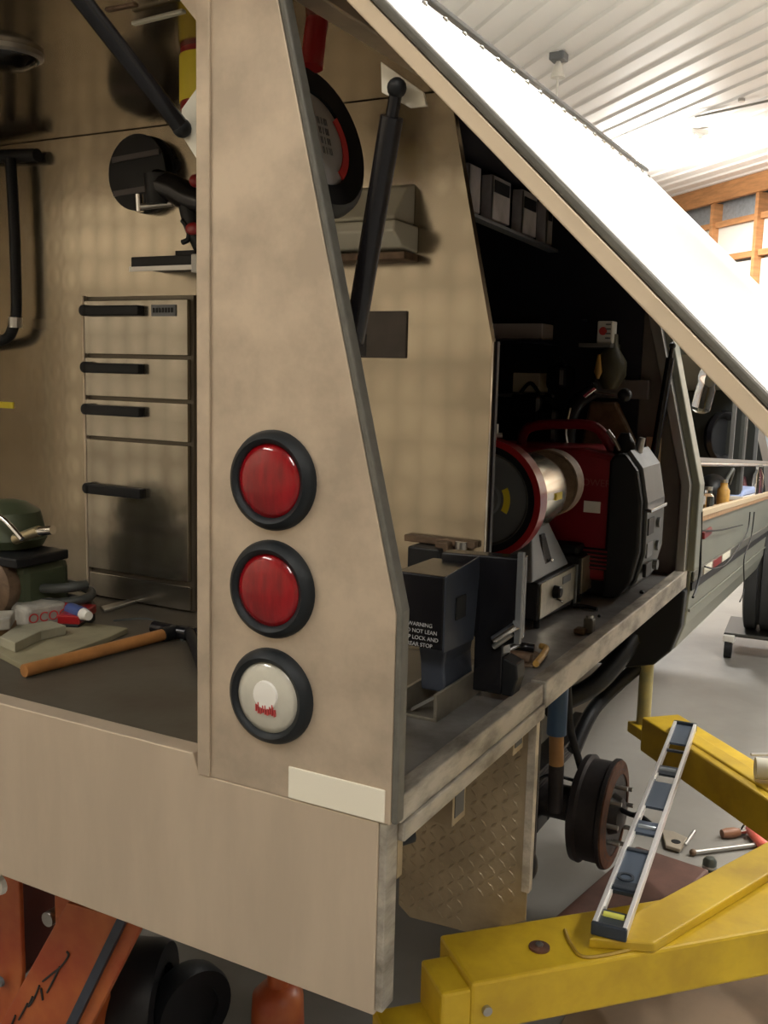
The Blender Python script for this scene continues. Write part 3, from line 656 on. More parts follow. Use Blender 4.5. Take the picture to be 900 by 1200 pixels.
for k, (z0_, z1_) in enumerate(((1.16, 1.205), (1.10, 1.14), (1.05, 1.085))):
    MB().box(-.032, -.022, y0+.03, y0+.09, z0_, z1_).build('socket_panel', black if k != 1 else grey, t, bevel=.002)
    MB().cyl((-.03, y0+.14, (z0_+z1_)/2), (-.018, y0+.14, (z0_+z1_)/2), .014, 12).build('dial', grey, t)
MB().box(gx0, -.095, y0+.02, y1-.02, Z, 1.035).build('base_tray', black, t, bevel=.01)
q0 = at(713, 595, 1, y0); q1 = at(748, 636, 1, y0)
q0 = at(717, 588, 1, y0); q1 = at(737, 622, 1, y0); MB().box(q0.x, q1.x, y0-.006, y0, q1.z, q0.z).build('recoil_recess', black, t, bevel=.01)
MB().box(-.19, -.115, y0-.007, y0, 1.062, 1.12).build('vent_grille', black, t, bevel=.004)
mb = MB()
for k in range(5): mb.box(-.188, -.117, y0-.011, y0-.006, 1.067+.011*k, 1.071+.011*k)
mb.build('grille_bar', dkred, t)
q = at(694, 594, 1, y0); MB().box(q.x-.022, q.x+.022, y0-.003, y0, q.z-.015, q.z+.015).build('rating_label', white, t)
q = at(696, 566, 1, y0); text('body_lettering', 'POWER', .026, (q.x, y0-.001, q.z), (1, 0, 0), (0, 0, 1), mat('dull_print', (.25, .06, .06)), t)
MB().tube([(-.40, 1.5, 1.37), (-.38, 1.5, 1.42), (-.28, 1.5, 1.435), (-.19, 1.5, 1.43), (-.14, 1.5, 1.37)], .014, 10).build('carry_handle', dkred, t, sm=50)
MB().tube([(-.15, y0+.05, 1.425), (-.13, y0+.05, 1.40), (-.115, y0+.05, 1.375)], .006, 8).build('latch', steel, t, sm=50)
MB().lathe([(.03, 0), (.026, .03), (.012, .055)], (-.11, y0+.08, 1.365), (0, 0, 1), 14).build('filler_cap', black, t, sm=40)
MB().lathe([(.010, 0), (.008, .04)], (-.075, y0+.09, 1.37), (.2, 0, 1), 10).build('valve', steel, t, sm=40)

# small deck items
c = fl(612, 770)
t = thing('greasy_wrench', 'greasy steel wrench on a rag with a tan end beside the crank tool', 'wrench', c)
MB().tube([fl(583, 775, Z+.01), fl(600, 768, Z+.016), fl(622, 772, Z+.014)], .011, 8).build('jaw', scuff, t, sm=50)
MB().tube([fl(590, 766, Z+.02), fl(608, 758, Z+.02), fl(626, 760, Z+.018)], .009, 8).build('jaw', blackg, t, sm=50)
MB().prism([fl(585, 780), fl(625, 783), fl(636, 770), fl(620, 762), fl(590, 768)], (0, 0, .006)).build('rag', scuff, t, bevel=.002)
MB().tube([fl(628, 778, Z+.012), fl(636, 768, Z+.012), fl(640, 760, Z+.012), fl(634, 757, Z+.012)], .007, 8).build('tan_end', amber, t, sm=50)
c = fl(677, 745)
t = thing('steel_bolt_block', 'small upright steel bolt with a round foot on the deck edge', 'bolt', c)
MB().box(c.x-.014, c.x+.012, c.y+.01, c.y+.04, Z, Z+.012).build('foot', scuff, t, bevel=.003)
MB().box(c.x+.002, c.x+.024, c.y+.03, c.y+.055, Z, Z+.034).build('block', seal, t, bevel=.003)
MB().cyl((c.x+.013, c.y+.042, Z+.034), (c.x+.013, c.y+.042, Z+.04), .008, 10).build('bolt_head', steel, t)
MB().tube([fl(672, 710, Z+.005), fl(688, 711, Z+.006), fl(700, 714, Z+.005)], .005, 8).build('small_spanner', black, sm=50, label='small black spanner lying between the bench boxes and the deck edge', category='wrench')
MB().ball(fl(702, 722, Z+.003), .004).build('loose_nut', black, label='tiny black nut on the deck beside the small spanner', category='nut')
MB().ball(fl(752, 694, Z+.003), .006).build('loose_washer', black, label='dark loose washer on the deck before the generator', category='washer')

# stored things in the dark of the compartment
xr = -.455
rail = MB().beam(at(545, 250, 0, xr), at(662, 300, 0, xr), (.03, 0, 0), (0, 0, .008)).build('shelf_edge', grey, truck)
bins = [((545, 186), (562, 194), (565, 254), (552, 248)), ((577, 205), (599, 219), (597, 266), (575, 258)), ((612, 236), (629, 255), (628, 281), (610, 274)), ((640, 266), (647, 272), (647, 290), (638, 287))]
for k, b_ in enumerate(bins):
    pts = [at(px, py, 0, xr) for px, py in b_]
    y_a = (pts[0].y+pts[3].y)/2; y_b = (pts[1].y+pts[2].y)/2; zl = min(p.z for p in pts)+.004
    t = thing('parts_bin', ['pale grey parts bin on the high shelf next to the back wall edge', 'second pale grey bin with a dark label slot on the high shelf', 'third pale grey bin on the high shelf', 'rightmost narrow pale bin on the high shelf under the door edge'][k], 'bin', (xr, (y_a+y_b)/2, zl), 'parts bins on the high shelf')
    hh = .145
    MB().box(xr-.03, xr, y_a, y_b, zl, 2.075).build('face', mat('bin_grey', (.62, .58, .60), 0, .5, noise=.3, nscale=12), t, bevel=.003)
    if k: MB().box(xr, xr+.003, y_a+.015, y_b-.015, zl+.07, zl+.10).build('label_slot', black, t)
    MB().box(xr, xr+.004, y_a, y_a+.008, zl, 2.07).build('edge_rib', steel, t)
yw = TY-.015
def wallbox(name, pa, pb, m, lab, cat, d=.05, bev=.003):
    a, b = at(*pa, 1, yw), at(*pb, 1, yw)
    return MB().box(a.x, b.x, yw-d, yw, b.z, a.z).build(name, m, bevel=bev, label=lab, category=cat)
greybox = mat('dull_grey_box', (.16, .14, .14), 0, .6, noise=.2)
o = wallbox('long_carton', (582, 381), (648, 399), mat('long_carton_grey', (.50, .44, .42), 0, .6), 'long low grey carton on a dark shelf in the side compartment', 'carton', .1)
wallbox('small_carton', (612, 437), (642, 460), mat('small_carton_grey', (.55, .50, .42), 0, .6), 'small square grey-green carton below the long one', 'carton', .08)
wallbox('small_shelf', (600, 461), (650, 466), greybox, 'dark narrow shelf under the square carton', 'shelf', .12)
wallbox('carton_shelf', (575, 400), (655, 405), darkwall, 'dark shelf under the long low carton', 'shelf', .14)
t = wallbox('metal_case', (700, 444), (762, 468), greybox, 'flat dull grey-brown case low on the front bulkhead', 'case', .03)
# red and white tin on a bracket, amber bulb
a, b = at(705, 377, 1, yw-.06), at(721, 403, 1, yw-.06)
t = thing('printed_tin', 'small white tin printed in red on a bracket in the side compartment', 'tin', (a.x, yw-.08, b.z))
MB().box(a.x, b.x, yw-.10, yw-.05, b.z, a.z).build('tin_body', white, t, bevel=.003)
MB().ball(((a.x*.7+b.x*.3)+.004, yw-.10, a.z*.55+b.z*.45), .012, sq=(1, .15, 1)).build('red_print', textr, t)
for k in range(4): MB().box(a.x+.025, b.x-.004, yw-.1015, yw-.10, a.z-.012-.013*k, a.z-.008-.013*k).build('print_line', grey, t)
MB().box(a.x-.05, b.x, yw-.11, yw-.0, b.z-.012, b.z).build('bracket', steel, t)
MB().box(a.x-.05, a.x-.03, yw-.10, yw-.02, a.z-.005, a.z+.005).build('clip', chrome, t)
q = at(712, 432, 1, yw-.06)
t = thing('trouble_lamp', 'dim amber inspection lamp hanging below the printed tin', 'lamp', (q.x, yw-.06, q.z-.06))
MB().lathe([(.02, -.06), (.045, -.02), (.045, .02), (.02, .06), (.015, .10)], (q.x+.01, yw-.06, q.z), (0, 0, 1), 18).build('cage', mat('dark_olive', (.06, .055, .03), 0, .5), t, sm=40)
MB().lathe([(.004, -.03), (.012, -.01), (.004, .04)], (q.x-.014, yw-.108, q.z), (0, 0, 1), 12).build('bulb', amber, t, sm=60)
# hose gun with hoses
t = thing('air_gun', 'dark air gun with a silver nozzle and a hose hooked above the generator', 'air tool', at(690, 462, 1, yw-.15))
y_ = yw-.15
MB().tube([at(665, 520, 1, y_), at(668, 490, 1, y_), at(678, 470, 1, y_), at(700, 455, 1, y_)], .022, 12).build('body', black, t, sm=50)
MB().cyl(at(684, 463, 1, y_-.03), at(697, 453, 1, y_-.03), .012, 12).build('nozzle', chrome, t, sm=40)
MB().cyl(at(697, 459, 1, y_-.03), at(724, 463, 1, y_-.03), .004, 8).build('lance', steel, t)
MB().ball(at(732, 463, 1, y_-.03), .02).build('knob', black, t, sm=60)
MB().tube([at(665, 520, 1, y_-.02), at(663, 505, 1, y_-.04), at(668, 478, 1, y_-.04)], .004, 6).build('cable', steel, t, sm=50)
t = thing('hanging_coat', 'dark brown work cloth hanging deep in the side compartment', 'cloth', at(705, 520, 1, yw-.02))
mb = MB(); pts = [at(690, 470, 1, yw-.05), at(722, 470, 1, yw-.05), at(745, 520, 1, yw-.05), at(680, 522, 1, yw-.05)]
mb.prism(pts, (0, .03, 0)).build('cloth', scuff, t, bevel=.01)
for k, (px, py, s) in enumerate(((620, 480, .05), (640, 495, .045), (600, 500, .05), (655, 440, .03))):
    q = at(px, py, 1, yw-.1)
    t = thing('tool_pouch', ['black tool pouch hanging under the square carton', 'black tool pouch right of the square carton, low', 'black tool pouch next to the back wall edge', 'small black tool pouch left of the amber lamp'][k], 'pouch', q)
    MB().box(q.x-s, q.x+s, q.y-.04, q.y+.08, q.z-s*1.4, q.z+s).build('pouch_body', blackg, t, bevel=.015)
    MB().tube([q+Vector((-s*.6, 0, s)), q+Vector((0, 0, s*1.6)), q+Vector((s*.6, 0, s))], .006).build('loop', black, t, sm=50)

# ================================================================== UNDER THE BODY
YP = .62
plate = MB().prism([(-.27, YP, .447), (-.297, YP, .468), (-.30, YP, .95), (-.02, YP, .95), (-.02, YP, .515), (-.13, YP, .455)], (0, .004, 0)).build('tread_plate', tread, truck, bevel=.001, label='diamond tread plate in front of the wheel arch')
# raised bars of the tread: staggered pairs, as far as they can be told apart
mb = MB(); n = 0
for i in range(26):
    for j in range(13):
        x = -.288+j*.0215; zc = .475+i*.0182
        if x > -.035 or zc > .94 or (x > -.14 and zc < .54): continue
        s = 1 if (i+j) % 2 else -1
        dx = Vector((.0075, 0, .0075*s)); wv = Vector((-.0022*s, 0, .0022))
        p = Vector((x, YP, zc)); mb.hexa([p-dx, p-wv, p+dx, p+wv], [p-dx*.6+Vector((0, -.0015, 0)), p-wv*.4+Vector((0, -.0015, 0)), p+dx*.6+Vector((0, -.0015, 0)), p+wv*.4+Vector((0, -.0015, 0))]); n += 1
mb.build('tread_bars', tread, plate, kind='stuff')
MB().box(-.028, -.012, YP-.012, YP+.006, .58, .95).build('plate_edge_flange', mat('pale_worn_metal', (.55, .49, .40), .5, .45, noise=.4, nscale=30), truck, bevel=.001)
MB().box(-.05, -.028, YP+.02, YP+.045, .80, .95).build('plate_stay', steel_worn, truck, bevel=.002)
q = at(620, 1014, 0, -.05); MB().ball(q, .03, sq=(.6, .7, 1.1)).build('bump_stop', black, truck, sm=60)
MB().cyl((q.x, q.y, q.z), (q.x, q.y, .95), .012, 10).build('bump_stop_rod', drumm, truck)
# rectangular tube ends hung below the sill
def socket(y, x0, x1, z0, z1):
    s = MB().box(x0, x1, y, y+.05, z0, z1).build('stake_socket', tread, truck, bevel=.001)
    MB().box(x1, x1+.001, y+.008, y+.042, z0+.012, z1-.004).build('socket_mouth', navy, s)
socket(.262, -.10, -.026, .855, .95); socket(.525, -.09, -.026, .882, .945)
MB().box(-.26, -.10, .262, .30, .90, .955).build('cross_channel', tread, truck)
MB().cyl((-.06, .055, .915), (-.02, .10, .925), .022, 16).build('rubber_plug', black, truck, sm=40)
MB().box(-.05, -.006, .035, .05, .88, .96).build('bumper_stay', tread, truck)
# chassis rails, axle, drum, damper
for x in (-.62, -1.48): MB().box(x-.04, x+.04, .1, 5.2, .72, .88).build('chassis_rail', drumm, truck, bevel=.004)
for y in (.25, 1.0, 1.75): MB().box(-1.9, -.2, y, y+.05, .88, .953).build('cross_member', drumm, truck)
MB().box(-.60, -.12, 1.35, 1.9, .84, .94).build('underbody_box', black, truck, bevel=.02)
AY, AZ = 1.645, .298
ax = MB().cyl((-1.85, AY, AZ+.0), (-.24, AY, AZ), .052, 20).build('axle_tube', drumm, truck, sm=40)
MB().lathe([(.02, -.10), (.13, -.08), (.15, 0), (.13, .08), (.02, .10)], (-1.05, AY, AZ), (1, 0, 0), 24).build('differential', drumm, ax, sm=40)
MB().box(-.40, -.33, AY-.12, AY+.1, AZ-.10, AZ-.04).build('spring_plate', black, ax, bevel=.01)
for x in (-.385, -.335): MB().tube([(x, AY-.05, AZ-.09), (x, AY-.055, AZ+.08), (x, AY+.055, AZ+.08), (x, AY+.05, AZ-.09)], .008).build('u_bolt', black, ax)
mb = MB()
for k in range(5): mb.box(-.395, -.325, AY-.5+.06*k, AY+.5-.06*k, AZ+.05+.012*(4-k), AZ+.06+.012*(4-k))
mb.build('leaf_spring', drumm, ax)
dr = MB().lathe([(.06, -.225), (.135, -.22), (.155, -.212), (.158, -.195), (.148, -.188), (.148, -.135), (.160, -.128), (.160, -.118), (.132, -.108), (.10, -.112), (.06, -.12), (.05, -.095), (.03, -.085)], (0, AY, AZ), (1, 0, 0), 48).build('brake_drum', drumm, truck, sm=35)
MB().ring([(.118, -.114), (.156, -.1185), (.156, -.112), (.118, -.106)], (0, AY, AZ), (1, 0, 0), 48).build('rust_ring', rust, dr, sm=40)
st = MB().cyl((-.12, AY+.05*1.7, AZ), (-.08, AY+.085, AZ), .007, 8).build('wheel_stud', steel, dr)
for k in range(1, 8):
    a_ = k*math.pi/4; part_copy(st, (0, .085*math.cos(a_)-.085, .085*math.sin(a_)))
q0, q1 = at(722, 932, 1, AY-.05), at(745, 936, 1, AY-.08)
MB().tube([(-.10, AY-.02, AZ+.03), (-.06, AY-.03, AZ+.025), (-.03, AY-.04, AZ+.03), (.0, AY-.05, AZ+.02)], .008, 8).build('hub_stub', black, dr, sm=50)
MB().ball((-.035, AY-.04, AZ+.028), .014).build('hub_nut', black, dr, sm=60)
ys = 1.50
p = [at(655, 800, 1, ys), at(652, 860, 1, ys), at(652, 925, 1, ys), at(650, 950, 1, ys)]
sh = MB().cyl(p[0]+Vector((0, 0, .08)), p[1], .028, 18).build('shock_absorber', blue, truck, sm=40, label='blue and orange shock absorber')
MB().cyl(p[1], p[1].lerp(p[2], .55), .021, 18).build('lower_tube', mat('orange_tube', (.38, .20, .07), .2, .45, noise=.3), sh, sm=40)
MB().cyl(p[1].lerp(p[2], .55), p[3], .022, 18).build('grimy_tube', drumm, sh, sm=40)
MB().tube([at(665, 800, 1, 1.62), at(668, 850, 1, 1.62), at(678, 890, 1, 1.62), at(688, 925, 1, 1.62)], .012, 8).build('brake_hose', black, truck, sm=50)
MB().tube([at(760, 770, 1, 2.0), at(710, 815, 1, 1.9), at(690, 840, 1, 1.8), at(672, 880, 1, 1.7)], .022, 8).build('wiring_loom', black, truck, sm=50)
MB().tube([at(625, 918, 1, 1.45), at(645, 908, 1, 1.5), at(680, 917, 1, 1.6)], .005, 6).build('brake_line', black, truck, sm=50)
MB().tube([at(745, 745, 1, 1.9), at(700, 800, 1, 1.75), at(640, 830, 1, 1.6)], .03, 8).build('exhaust_pipe', black, truck, sm=50)

# ---------------- cab / tall front body beyond the compartment
# it stands a touch askew and nose down: everything of it is turned about the front post by TR
PV = Vector((0, TY+.09, 1.13)); TR = Matrix.Translation(PV) @ Matrix.Rotation(.04, 4, 'Z') @ Matrix.Rotation(-.075, 4, 'X') @ Matrix.Translation(-PV)
TI = TR.inverted()
def cab_at(px, py, ax, val):
    c_ = TI @ CAM; d = TI.to_3x3() @ ray(px, py); return c_+d*((val-c_[ax])/d[ax])
y0, y1 = TY+.09, 4.9
sec = [(-1.9, .68), (-.16, .675), (-.08, .695), (-.03, .745), (-.006, .82), (0, .92), (0, 1.135), (-.02, 1.14), (-.45, 1.14), (-.45, 1.62), (-.04, 1.64), (-.08, 2.0), (-1.9, 2.05)]
cabo = MB().prism([(x, y0, z) for x, z in sec], (0, y1-y0, 0)).build('cab_body', cab, truck, bevel=.006)
MB().prism([(x, y0-.055, z) for x, z in ((-1.85, .675), (-.16, .672), (-.082, .692), (-.034, .742), (-.010, .82), (-.006, .93), (-1.85, .93))], (0, .055, 0)).build('rear_mudguard', black, cabo, bevel=.006)
MB().ring([(.0, 0), (.014, 0), (.014, .03), (0, .03)], (-.16, y0-.03, .87), (0, 1, 0), 16).build('mudguard_clip', scuff, cabo)
MB().box(0, .008, y0+.0, y1, .952, .985).build('side_moulding', mat('moulding_grey', (.10, .10, .085), .2, .4), cabo, bevel=.003)
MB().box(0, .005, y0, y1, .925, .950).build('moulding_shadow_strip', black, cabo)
MB().box(0, .004, y0, y1, .86, .868).build('body_crease', cab, cabo, bevel=.001)
for yy, m_ in ((2.35, redpaint), (2.62, cream), (2.16, cream)): MB().box(.008, .010, yy, yy+.24, .956, .982).build('reflector_tape', m_, cabo)
tray = MB().box(-.40, .012, y0+.03, y1, 1.135, 1.152).build('ledge', tan, cabo, bevel=.003, label='tan wooden ledge')
MB().box(-.004, .015, y0+.03, y1, 1.152, 1.172).build('ledge_lip', mat('pale_wood', (.48, .38, .25), 0, .6), cabo, bevel=.002)
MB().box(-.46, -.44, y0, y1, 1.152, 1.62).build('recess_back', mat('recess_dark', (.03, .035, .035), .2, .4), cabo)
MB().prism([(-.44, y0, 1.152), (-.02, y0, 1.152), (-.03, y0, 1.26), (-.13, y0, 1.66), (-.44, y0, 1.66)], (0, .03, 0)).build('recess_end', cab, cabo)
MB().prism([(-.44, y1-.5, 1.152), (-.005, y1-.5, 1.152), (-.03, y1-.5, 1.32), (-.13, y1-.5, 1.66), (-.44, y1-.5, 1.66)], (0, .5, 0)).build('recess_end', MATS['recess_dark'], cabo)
MB().box(-.44, -.035, y0+1.5, y0+1.6, 1.152, 1.64).build('dark_filler', MATS['recess_dark'], cabo, bevel=.02)  # added dark partition, keeps the bright garage from showing through the recess
MB().box(-.44, -.22, y0+.45, y0+.55, 1.30, 1.64).build('dark_filler', MATS['recess_dark'], cabo, bevel=.02)  # added dark block, fills the recess with black
MB().tube([(-.02, y0+.05, 1.31), (-.02, y0+.4, 1.31), (-.02, y1-.2, 1.31)], .007, 8).build('chrome_rail', chrome, cabo, sm=50)
MB().box(-.03, -.02, y0+.03, y1, 1.318, 1.332).build('glass_edge', steel, cabo)
for px in (868, 905):
    q = at(px, 520, 0, -.03); MB().box(-.035, -.02, q.y, q.y+.02, 1.33, 1.62).build('window_divider', grey, cabo)
# things standing on the ledge
def onledge(px, py): return cab_at(px, py, 2, 1.152)
def P0(px, py, x=-.03): return cab_at(px, py, 0, x)
# bundle of clear cups
q = P0(828, 450, -.06)
t = thing('clear_bottle', 'clear crumpled plastic bottle at the top by the front post', 'bottle', q)
MB().lathe([(.02, -.10), (.032, -.09), (.034, -.02), (.028, .0), (.034, .02), (.030, .06), (.012, .09), (.012, .10)], q, (.2, -.3, 1), 16).build('bottle_body', glass, t, sm=40)
MB().cyl(q+Vector((.015, -.03, .085)), q+Vector((.018, -.034, .11)), .013, 12).build('bottle_cap', white, t)
MB().tube([q+Vector((.018, -.034, .10)), q+Vector((.0, -.02, .14)), q+Vector((-.02, 0, .17))], .003, 6).build('hanging_cord', white, t)
q = P0(848, 512, -.12)
t = thing('round_speaker', 'round black dished speaker inside the open cab side', 'speaker', q)
MB().ring([(.075, -.02), (.11, -.02), (.118, 0), (.11, .02), (.09, .01)], q, (.85, -.5, 0), 32).build('rim', blackg, t, sm=40)
MB().lathe([(.10, -.01), (.06, -.045), (.03, -.05), (.028, -.02), (.002, -.015)], q, (.85, -.5, 0), 32).build('cone', black, t, sm=40)
MB().ring([(.045, -.02), (.052, -.02), (.052, -.012), (.045, -.012)], q, (.85, -.5, 0), 24).build('inner_ring', hose_m, t, sm=40)
t = thing('black_duffel', 'black soft bag lying below the chrome window rail', 'bag', P0(850, 590, -.10))
q = P0(835, 575, -.09)
MB().ball(q, .09, sq=(.7, 1.3, .75)).build('bag_body', black, t, sm=60); MB().tube([q+Vector((.05, -.08, .03)), q+Vector((.07, 0, .09)), q+Vector((.05, .09, .03))], .008).build('strap', hose_m, t, sm=50)
for nm, px, py, dx, r, h, m_, lab, cat in (('amber_jar', 846, 598, -.02, .022, .09, amber, 'amber jar with a bright lid on the ledge', 'jar'), ('glass_jar', 828, 603, -.025, .02, .07, glass, 'clear glass jar on the ledge nearest the front post', 'jar'), ('spray_bottle', 886, 590, -.02, .026, .15, glass, 'tall clear bottle with hanging wires on the ledge', 'bottle')):
    q = cab_at(px, py, 0, dx); q.z = 1.152
    t = thing(nm, lab, cat, q)
    MB().lathe([(r, 0), (r*1.05, .01), (r*1.05, h*.7), (r*.6, h*.85), (r*.6, h)], q, (0, 0, 1), 16).build('vessel', m_, t, sm=40)
    MB().cyl(q+Vector((0, 0, h)), q+Vector((0, 0, h+.012)), r*.66, 12).build('lid', steel, t)
q = cab_at(862, 598, 0, -.07)
t = thing('blue_tray', 'pale blue folded cloth in a clear tray on the ledge', 'tray', (q.x, q.y, 1.152))
MB().box(-.11, -.02, q.y-.22, q.y+.32, 1.152, 1.17).build('tray_base', white, t, bevel=.003)
MB().prism([(-.11, q.y-.22, 1.17), (-.11, q.y+.32, 1.17), (-.11, q.y+.30, 1.205), (-.11, q.y-.15, 1.195)], (.09, 0, 0)).build('folded_cloth', paleblue, t, bevel=.008)
for nm, px, py, m_, s, lab in (('red_toolbox', 893, 588, redpaint, (.05, .14, .07), 'small red box on the ledge at the right edge'), ('brown_parcel', 875, 580, scuff, (.08, .10, .10), 'brown crumpled parcel behind the blue cloth'), ('dark_parcel', 858, 574, mat('maroon', (.12, .03, .04), 0, .6), (.08, .10, .08), 'dark maroon parcel behind the amber jar')):
    q = cab_at(px, py, 0, -.17)
    t = thing(nm, lab, 'parcel', (q.x, q.y, 1.152))
    MB().hexa([(q.x-s[0], q.y-s[1], 1.152), (q.x+s[0], q.y-s[1], 1.152), (q.x+s[0], q.y+s[1], 1.152), (q.x-s[0], q.y+s[1], 1.152)], [(q.x-s[0]*.8, q.y-s[1]*.9, 1.152+s[2]*1.1), (q.x+s[0]*.8, q.y-s[1]*.7, 1.152+s[2]), (q.x+s[0]*.7, q.y+s[1]*.9, 1.152+s[2]*1.3), (q.x-s[0]*.9, q.y+s[1]*.7, 1.152+s[2])]).build('body', m_, t, bevel=.012)
    MB().box(q.x-.02, q.x+.02, q.y-.02, q.y+.02, 1.152+s[2], 1.152+s[2]*1.25).build('knot', m_, t, bevel=.005)
q = cab_at(833, 620, 0, .012)
MB().prism([cab_at(822, 624, 0, .004), cab_at(822, 632, 0, .004), cab_at(831, 625, 0, .004), cab_at(831, 617, 0, .004)], (.01, 0, 0)).build('red_marker_light', dkred, cabo, bevel=.003)
# wires hanging from the ledge down the side
def px3(pts, x): return [cab_at(a, b, 0, x) for a, b in pts]
MB().tube(px3([(879, 600), (876, 622), (866, 640), (852, 660), (838, 666), (826, 664)], .02), .0028, 6).build('hanging_wire', black, sm=50, label='thin black wire looping down the grey cab side', category='wire')
MB().tube(px3([(884, 600), (880, 630), (872, 655), (872, 690), (867, 705)], .024), .0028, 6).build('hanging_wire', black, sm=50, label='thin black wire hanging straight down over the moulding', category='wire')
MB().tube(px3([(822, 600), (821, 640), (820, 670), (816, 690), (812, 700)], .02), .004, 6).build('hanging_cable', black, sm=50, label='black cable hanging close beside the front post', category='cable')
MB().tube(px3([(822, 622), (845, 621), (870, 615)], .018), .0028, 6).build('hanging_wire', black, sm=50, label='thin wire running level just under the ledge', category='wire')

# the cab stands a touch askew: it and what lies on its ledge turn about the front post
bpy.context.view_layer.update()
for o in [cabo]+[o for o in C.objects if o.parent is None and o.get('label') and o.name.split('.')[0] in ('clear_bottle', 'round_speaker', 'black_duffel', 'amber_jar', 'glass_jar', 'spray_bottle', 'blue_tray', 'red_toolbox', 'brown_parcel', 'dark_parcel', 'hanging_wire', 'hanging_cable')]:
    mw = TR @ o.matrix_world
    if o.parent: o.matrix_local = Matrix.Translation(-ORG[truck.name]) @ mw
    else: o.matrix_world = mw
# ================================================================== THE LIFT
lift = thing('two_post_lift', 'yellow vehicle lift with swing arms beside the truck', 'lift', (.74, 1.52, 0))
def zb(p, z): return Vector((p.x, p.y, z))
ZA = .49
tl = at(525, 1110, 2, ZA); bl = at(553, 1153, 2, ZA); tr = at(690, 1087, 2, ZA); br = at(900, 1090, 2, ZA)
adir = ((br-bl).normalized()+(tr-tl).normalized()).normalized()
adir = (br-bl).normalized()
pd = Vector((adir.y, -adir.x, 0))
wdt = (bl-tl).dot(pd); 
LEN = 1.25
def arm(o, ad, w_, h0, h1, length, nm, par, bev=.006):
    pdd = Vector((ad.y, -ad.x, 0))
    return MB().prism([zb(o, h0), zb(o+pdd*w_, h0), zb(o+pdd*w_, h1), zb(o, h1)], ad*length).build(nm, yellow, par, bevel=bev)
o_ = bl-pd*.16
na = arm(o_, adir, .16, ZA-.10, ZA, LEN, 'swing_arm', lift)
inn = arm(o_+pd*.045-adir*.055, adir, .11, ZA-.10, ZA-.014, .30, 'inner_arm', na)
arm(o_-adir*.15+pd*.05, adir, .10, ZA-.15, ZA-.095, .15, 'pad_saddle', na)
c = at(632, 1111, 2, ZA)
MB().lathe([(.020, 0), (.020, .004), (.012, .006)], (c.x, c.y, ZA), (0, 0, 1), 20).build('pivot_bolt', rust, na, sm=30)
MB().cyl((c.x, c.y, ZA+.005), (c.x, c.y, ZA+.009), .008, 6).build('bolt_head', steel, na)
q = bl+adir*.03; MB().cyl(zb(q, ZA-.055)+pd*-.01, zb(q, ZA-.055)+pd*.008, .009, 12).build('stop_screw', steel, na)
# weld bead
wb = [at(662, 1090, 2, ZA+.002), at(670, 1108, 2, ZA+.002), at(690, 1122, 2, ZA+.002), at(760, 1108, 2, ZA+.002)]
MB().tube(wb, .004, 6).build('weld_bead', mat('olive_weld', (.35, .22, .02), 0, .5), na, sm=50)
# raised diverging bar
dq = [at(741, 1072, 2, ZA+.02), at(690, 1100, 2, ZA+.02), at(767, 1106, 2, ZA+.02), at(905, 1022, 2, ZA+.02), at(905, 985, 2, ZA+.02)]
e1 = (dq[3]-dq[2]).normalized()*.2
dq[3] += e1; dq[4] += e1
MB().prism([zb(p, ZA) for p in dq], (0, 0, .022)).build('brace_bar', yellow, lift, bevel=.004)
# far arm
ZF = .52
f0 = at(752, 840, 2, ZF); f1 = at(902, 938, 2, ZF); fd = (f1-f0).normalized(); fp = Vector((-fd.y, fd.x, 0))
if fp.y < 0: fp = -fp
fa = MB().prism([zb(f0, ZF-.11), zb(f0+fp*.13, ZF-.11), zb(f0+fp*.13, ZF), zb(f0, ZF)], fd*.95).build('swing_arm', yellow, lift, bevel=.006)
MB().prism([zb(f0+fp*.01-fd*.10, ZF-.085), zb(f0+fp*.12-fd*.10, ZF-.085), zb(f0+fp*.12-fd*.10, ZF-.05), zb(f0+fp*.01-fd*.10, ZF-.05)], fd*.12).build('pad_saddle', yellow, fa, bevel=.004)
r0 = at(800, 858, 2, ZF+.001); MB().beam(r0, r0+fd*.5, fp*.05, (0, 0, .012)).build('cover_strip', yellow, fa, bevel=.004)
c1 = at(885, 900, 2, ZF+.04); MB().cyl(c1, c1+Vector((.1, .03, 0)), .028, 16).build('release_roller', cream, fa, sm=40)
MB().cyl(c1+Vector((.06, -.01, .0)), c1+Vector((.09, -.04, 0)), .012, 10).build('release_pin', grey, fa)
MB().tube([at(880, 884, 2, ZF+.06), at(905, 884, 2, ZF+.06)], .004).build('release_rod', steel, fa)
# column and base (outside the frame to the right)
MB().box(.66, .90, 1.38, 1.70, 0, 3.4).build('column', yellow, lift, bevel=.01)
MB().box(.50, 1.0, 1.25, 1.85, 0, .02).build('base_plate', yellow, lift)
MB().box(.58, .92, 1.40, 1.68, .30, .60).build('carriage', yellow, lift, bevel=.01)
# screw post from far arm up to the truck frame
pq = f0+fp*.05-fd*.07
t = thing('lift_post', 'tall pale yellow support post standing on the far lift arm', 'post', zb(pq, ZF-.05))
zt = .948
MB().cyl(zb(pq, ZF-.05), zb(pq, .80), .022, 18).build('post_tube', mat('pale_yellow', (.42, .34, .12), .1, .5, col2=(.25, .24, .12), nscale=9), t, sm=40)
MB().cyl(zb(pq, .80), zb(pq, .90), .026, 18).build('post_sleeve', scuff, t, sm=40)
MB().lathe([(.03, .0), (.05, .02), (.05, zt-.91)], zb(pq, .90), (0, 0, 1), 20).build('saddle', scuff, t, sm=40)

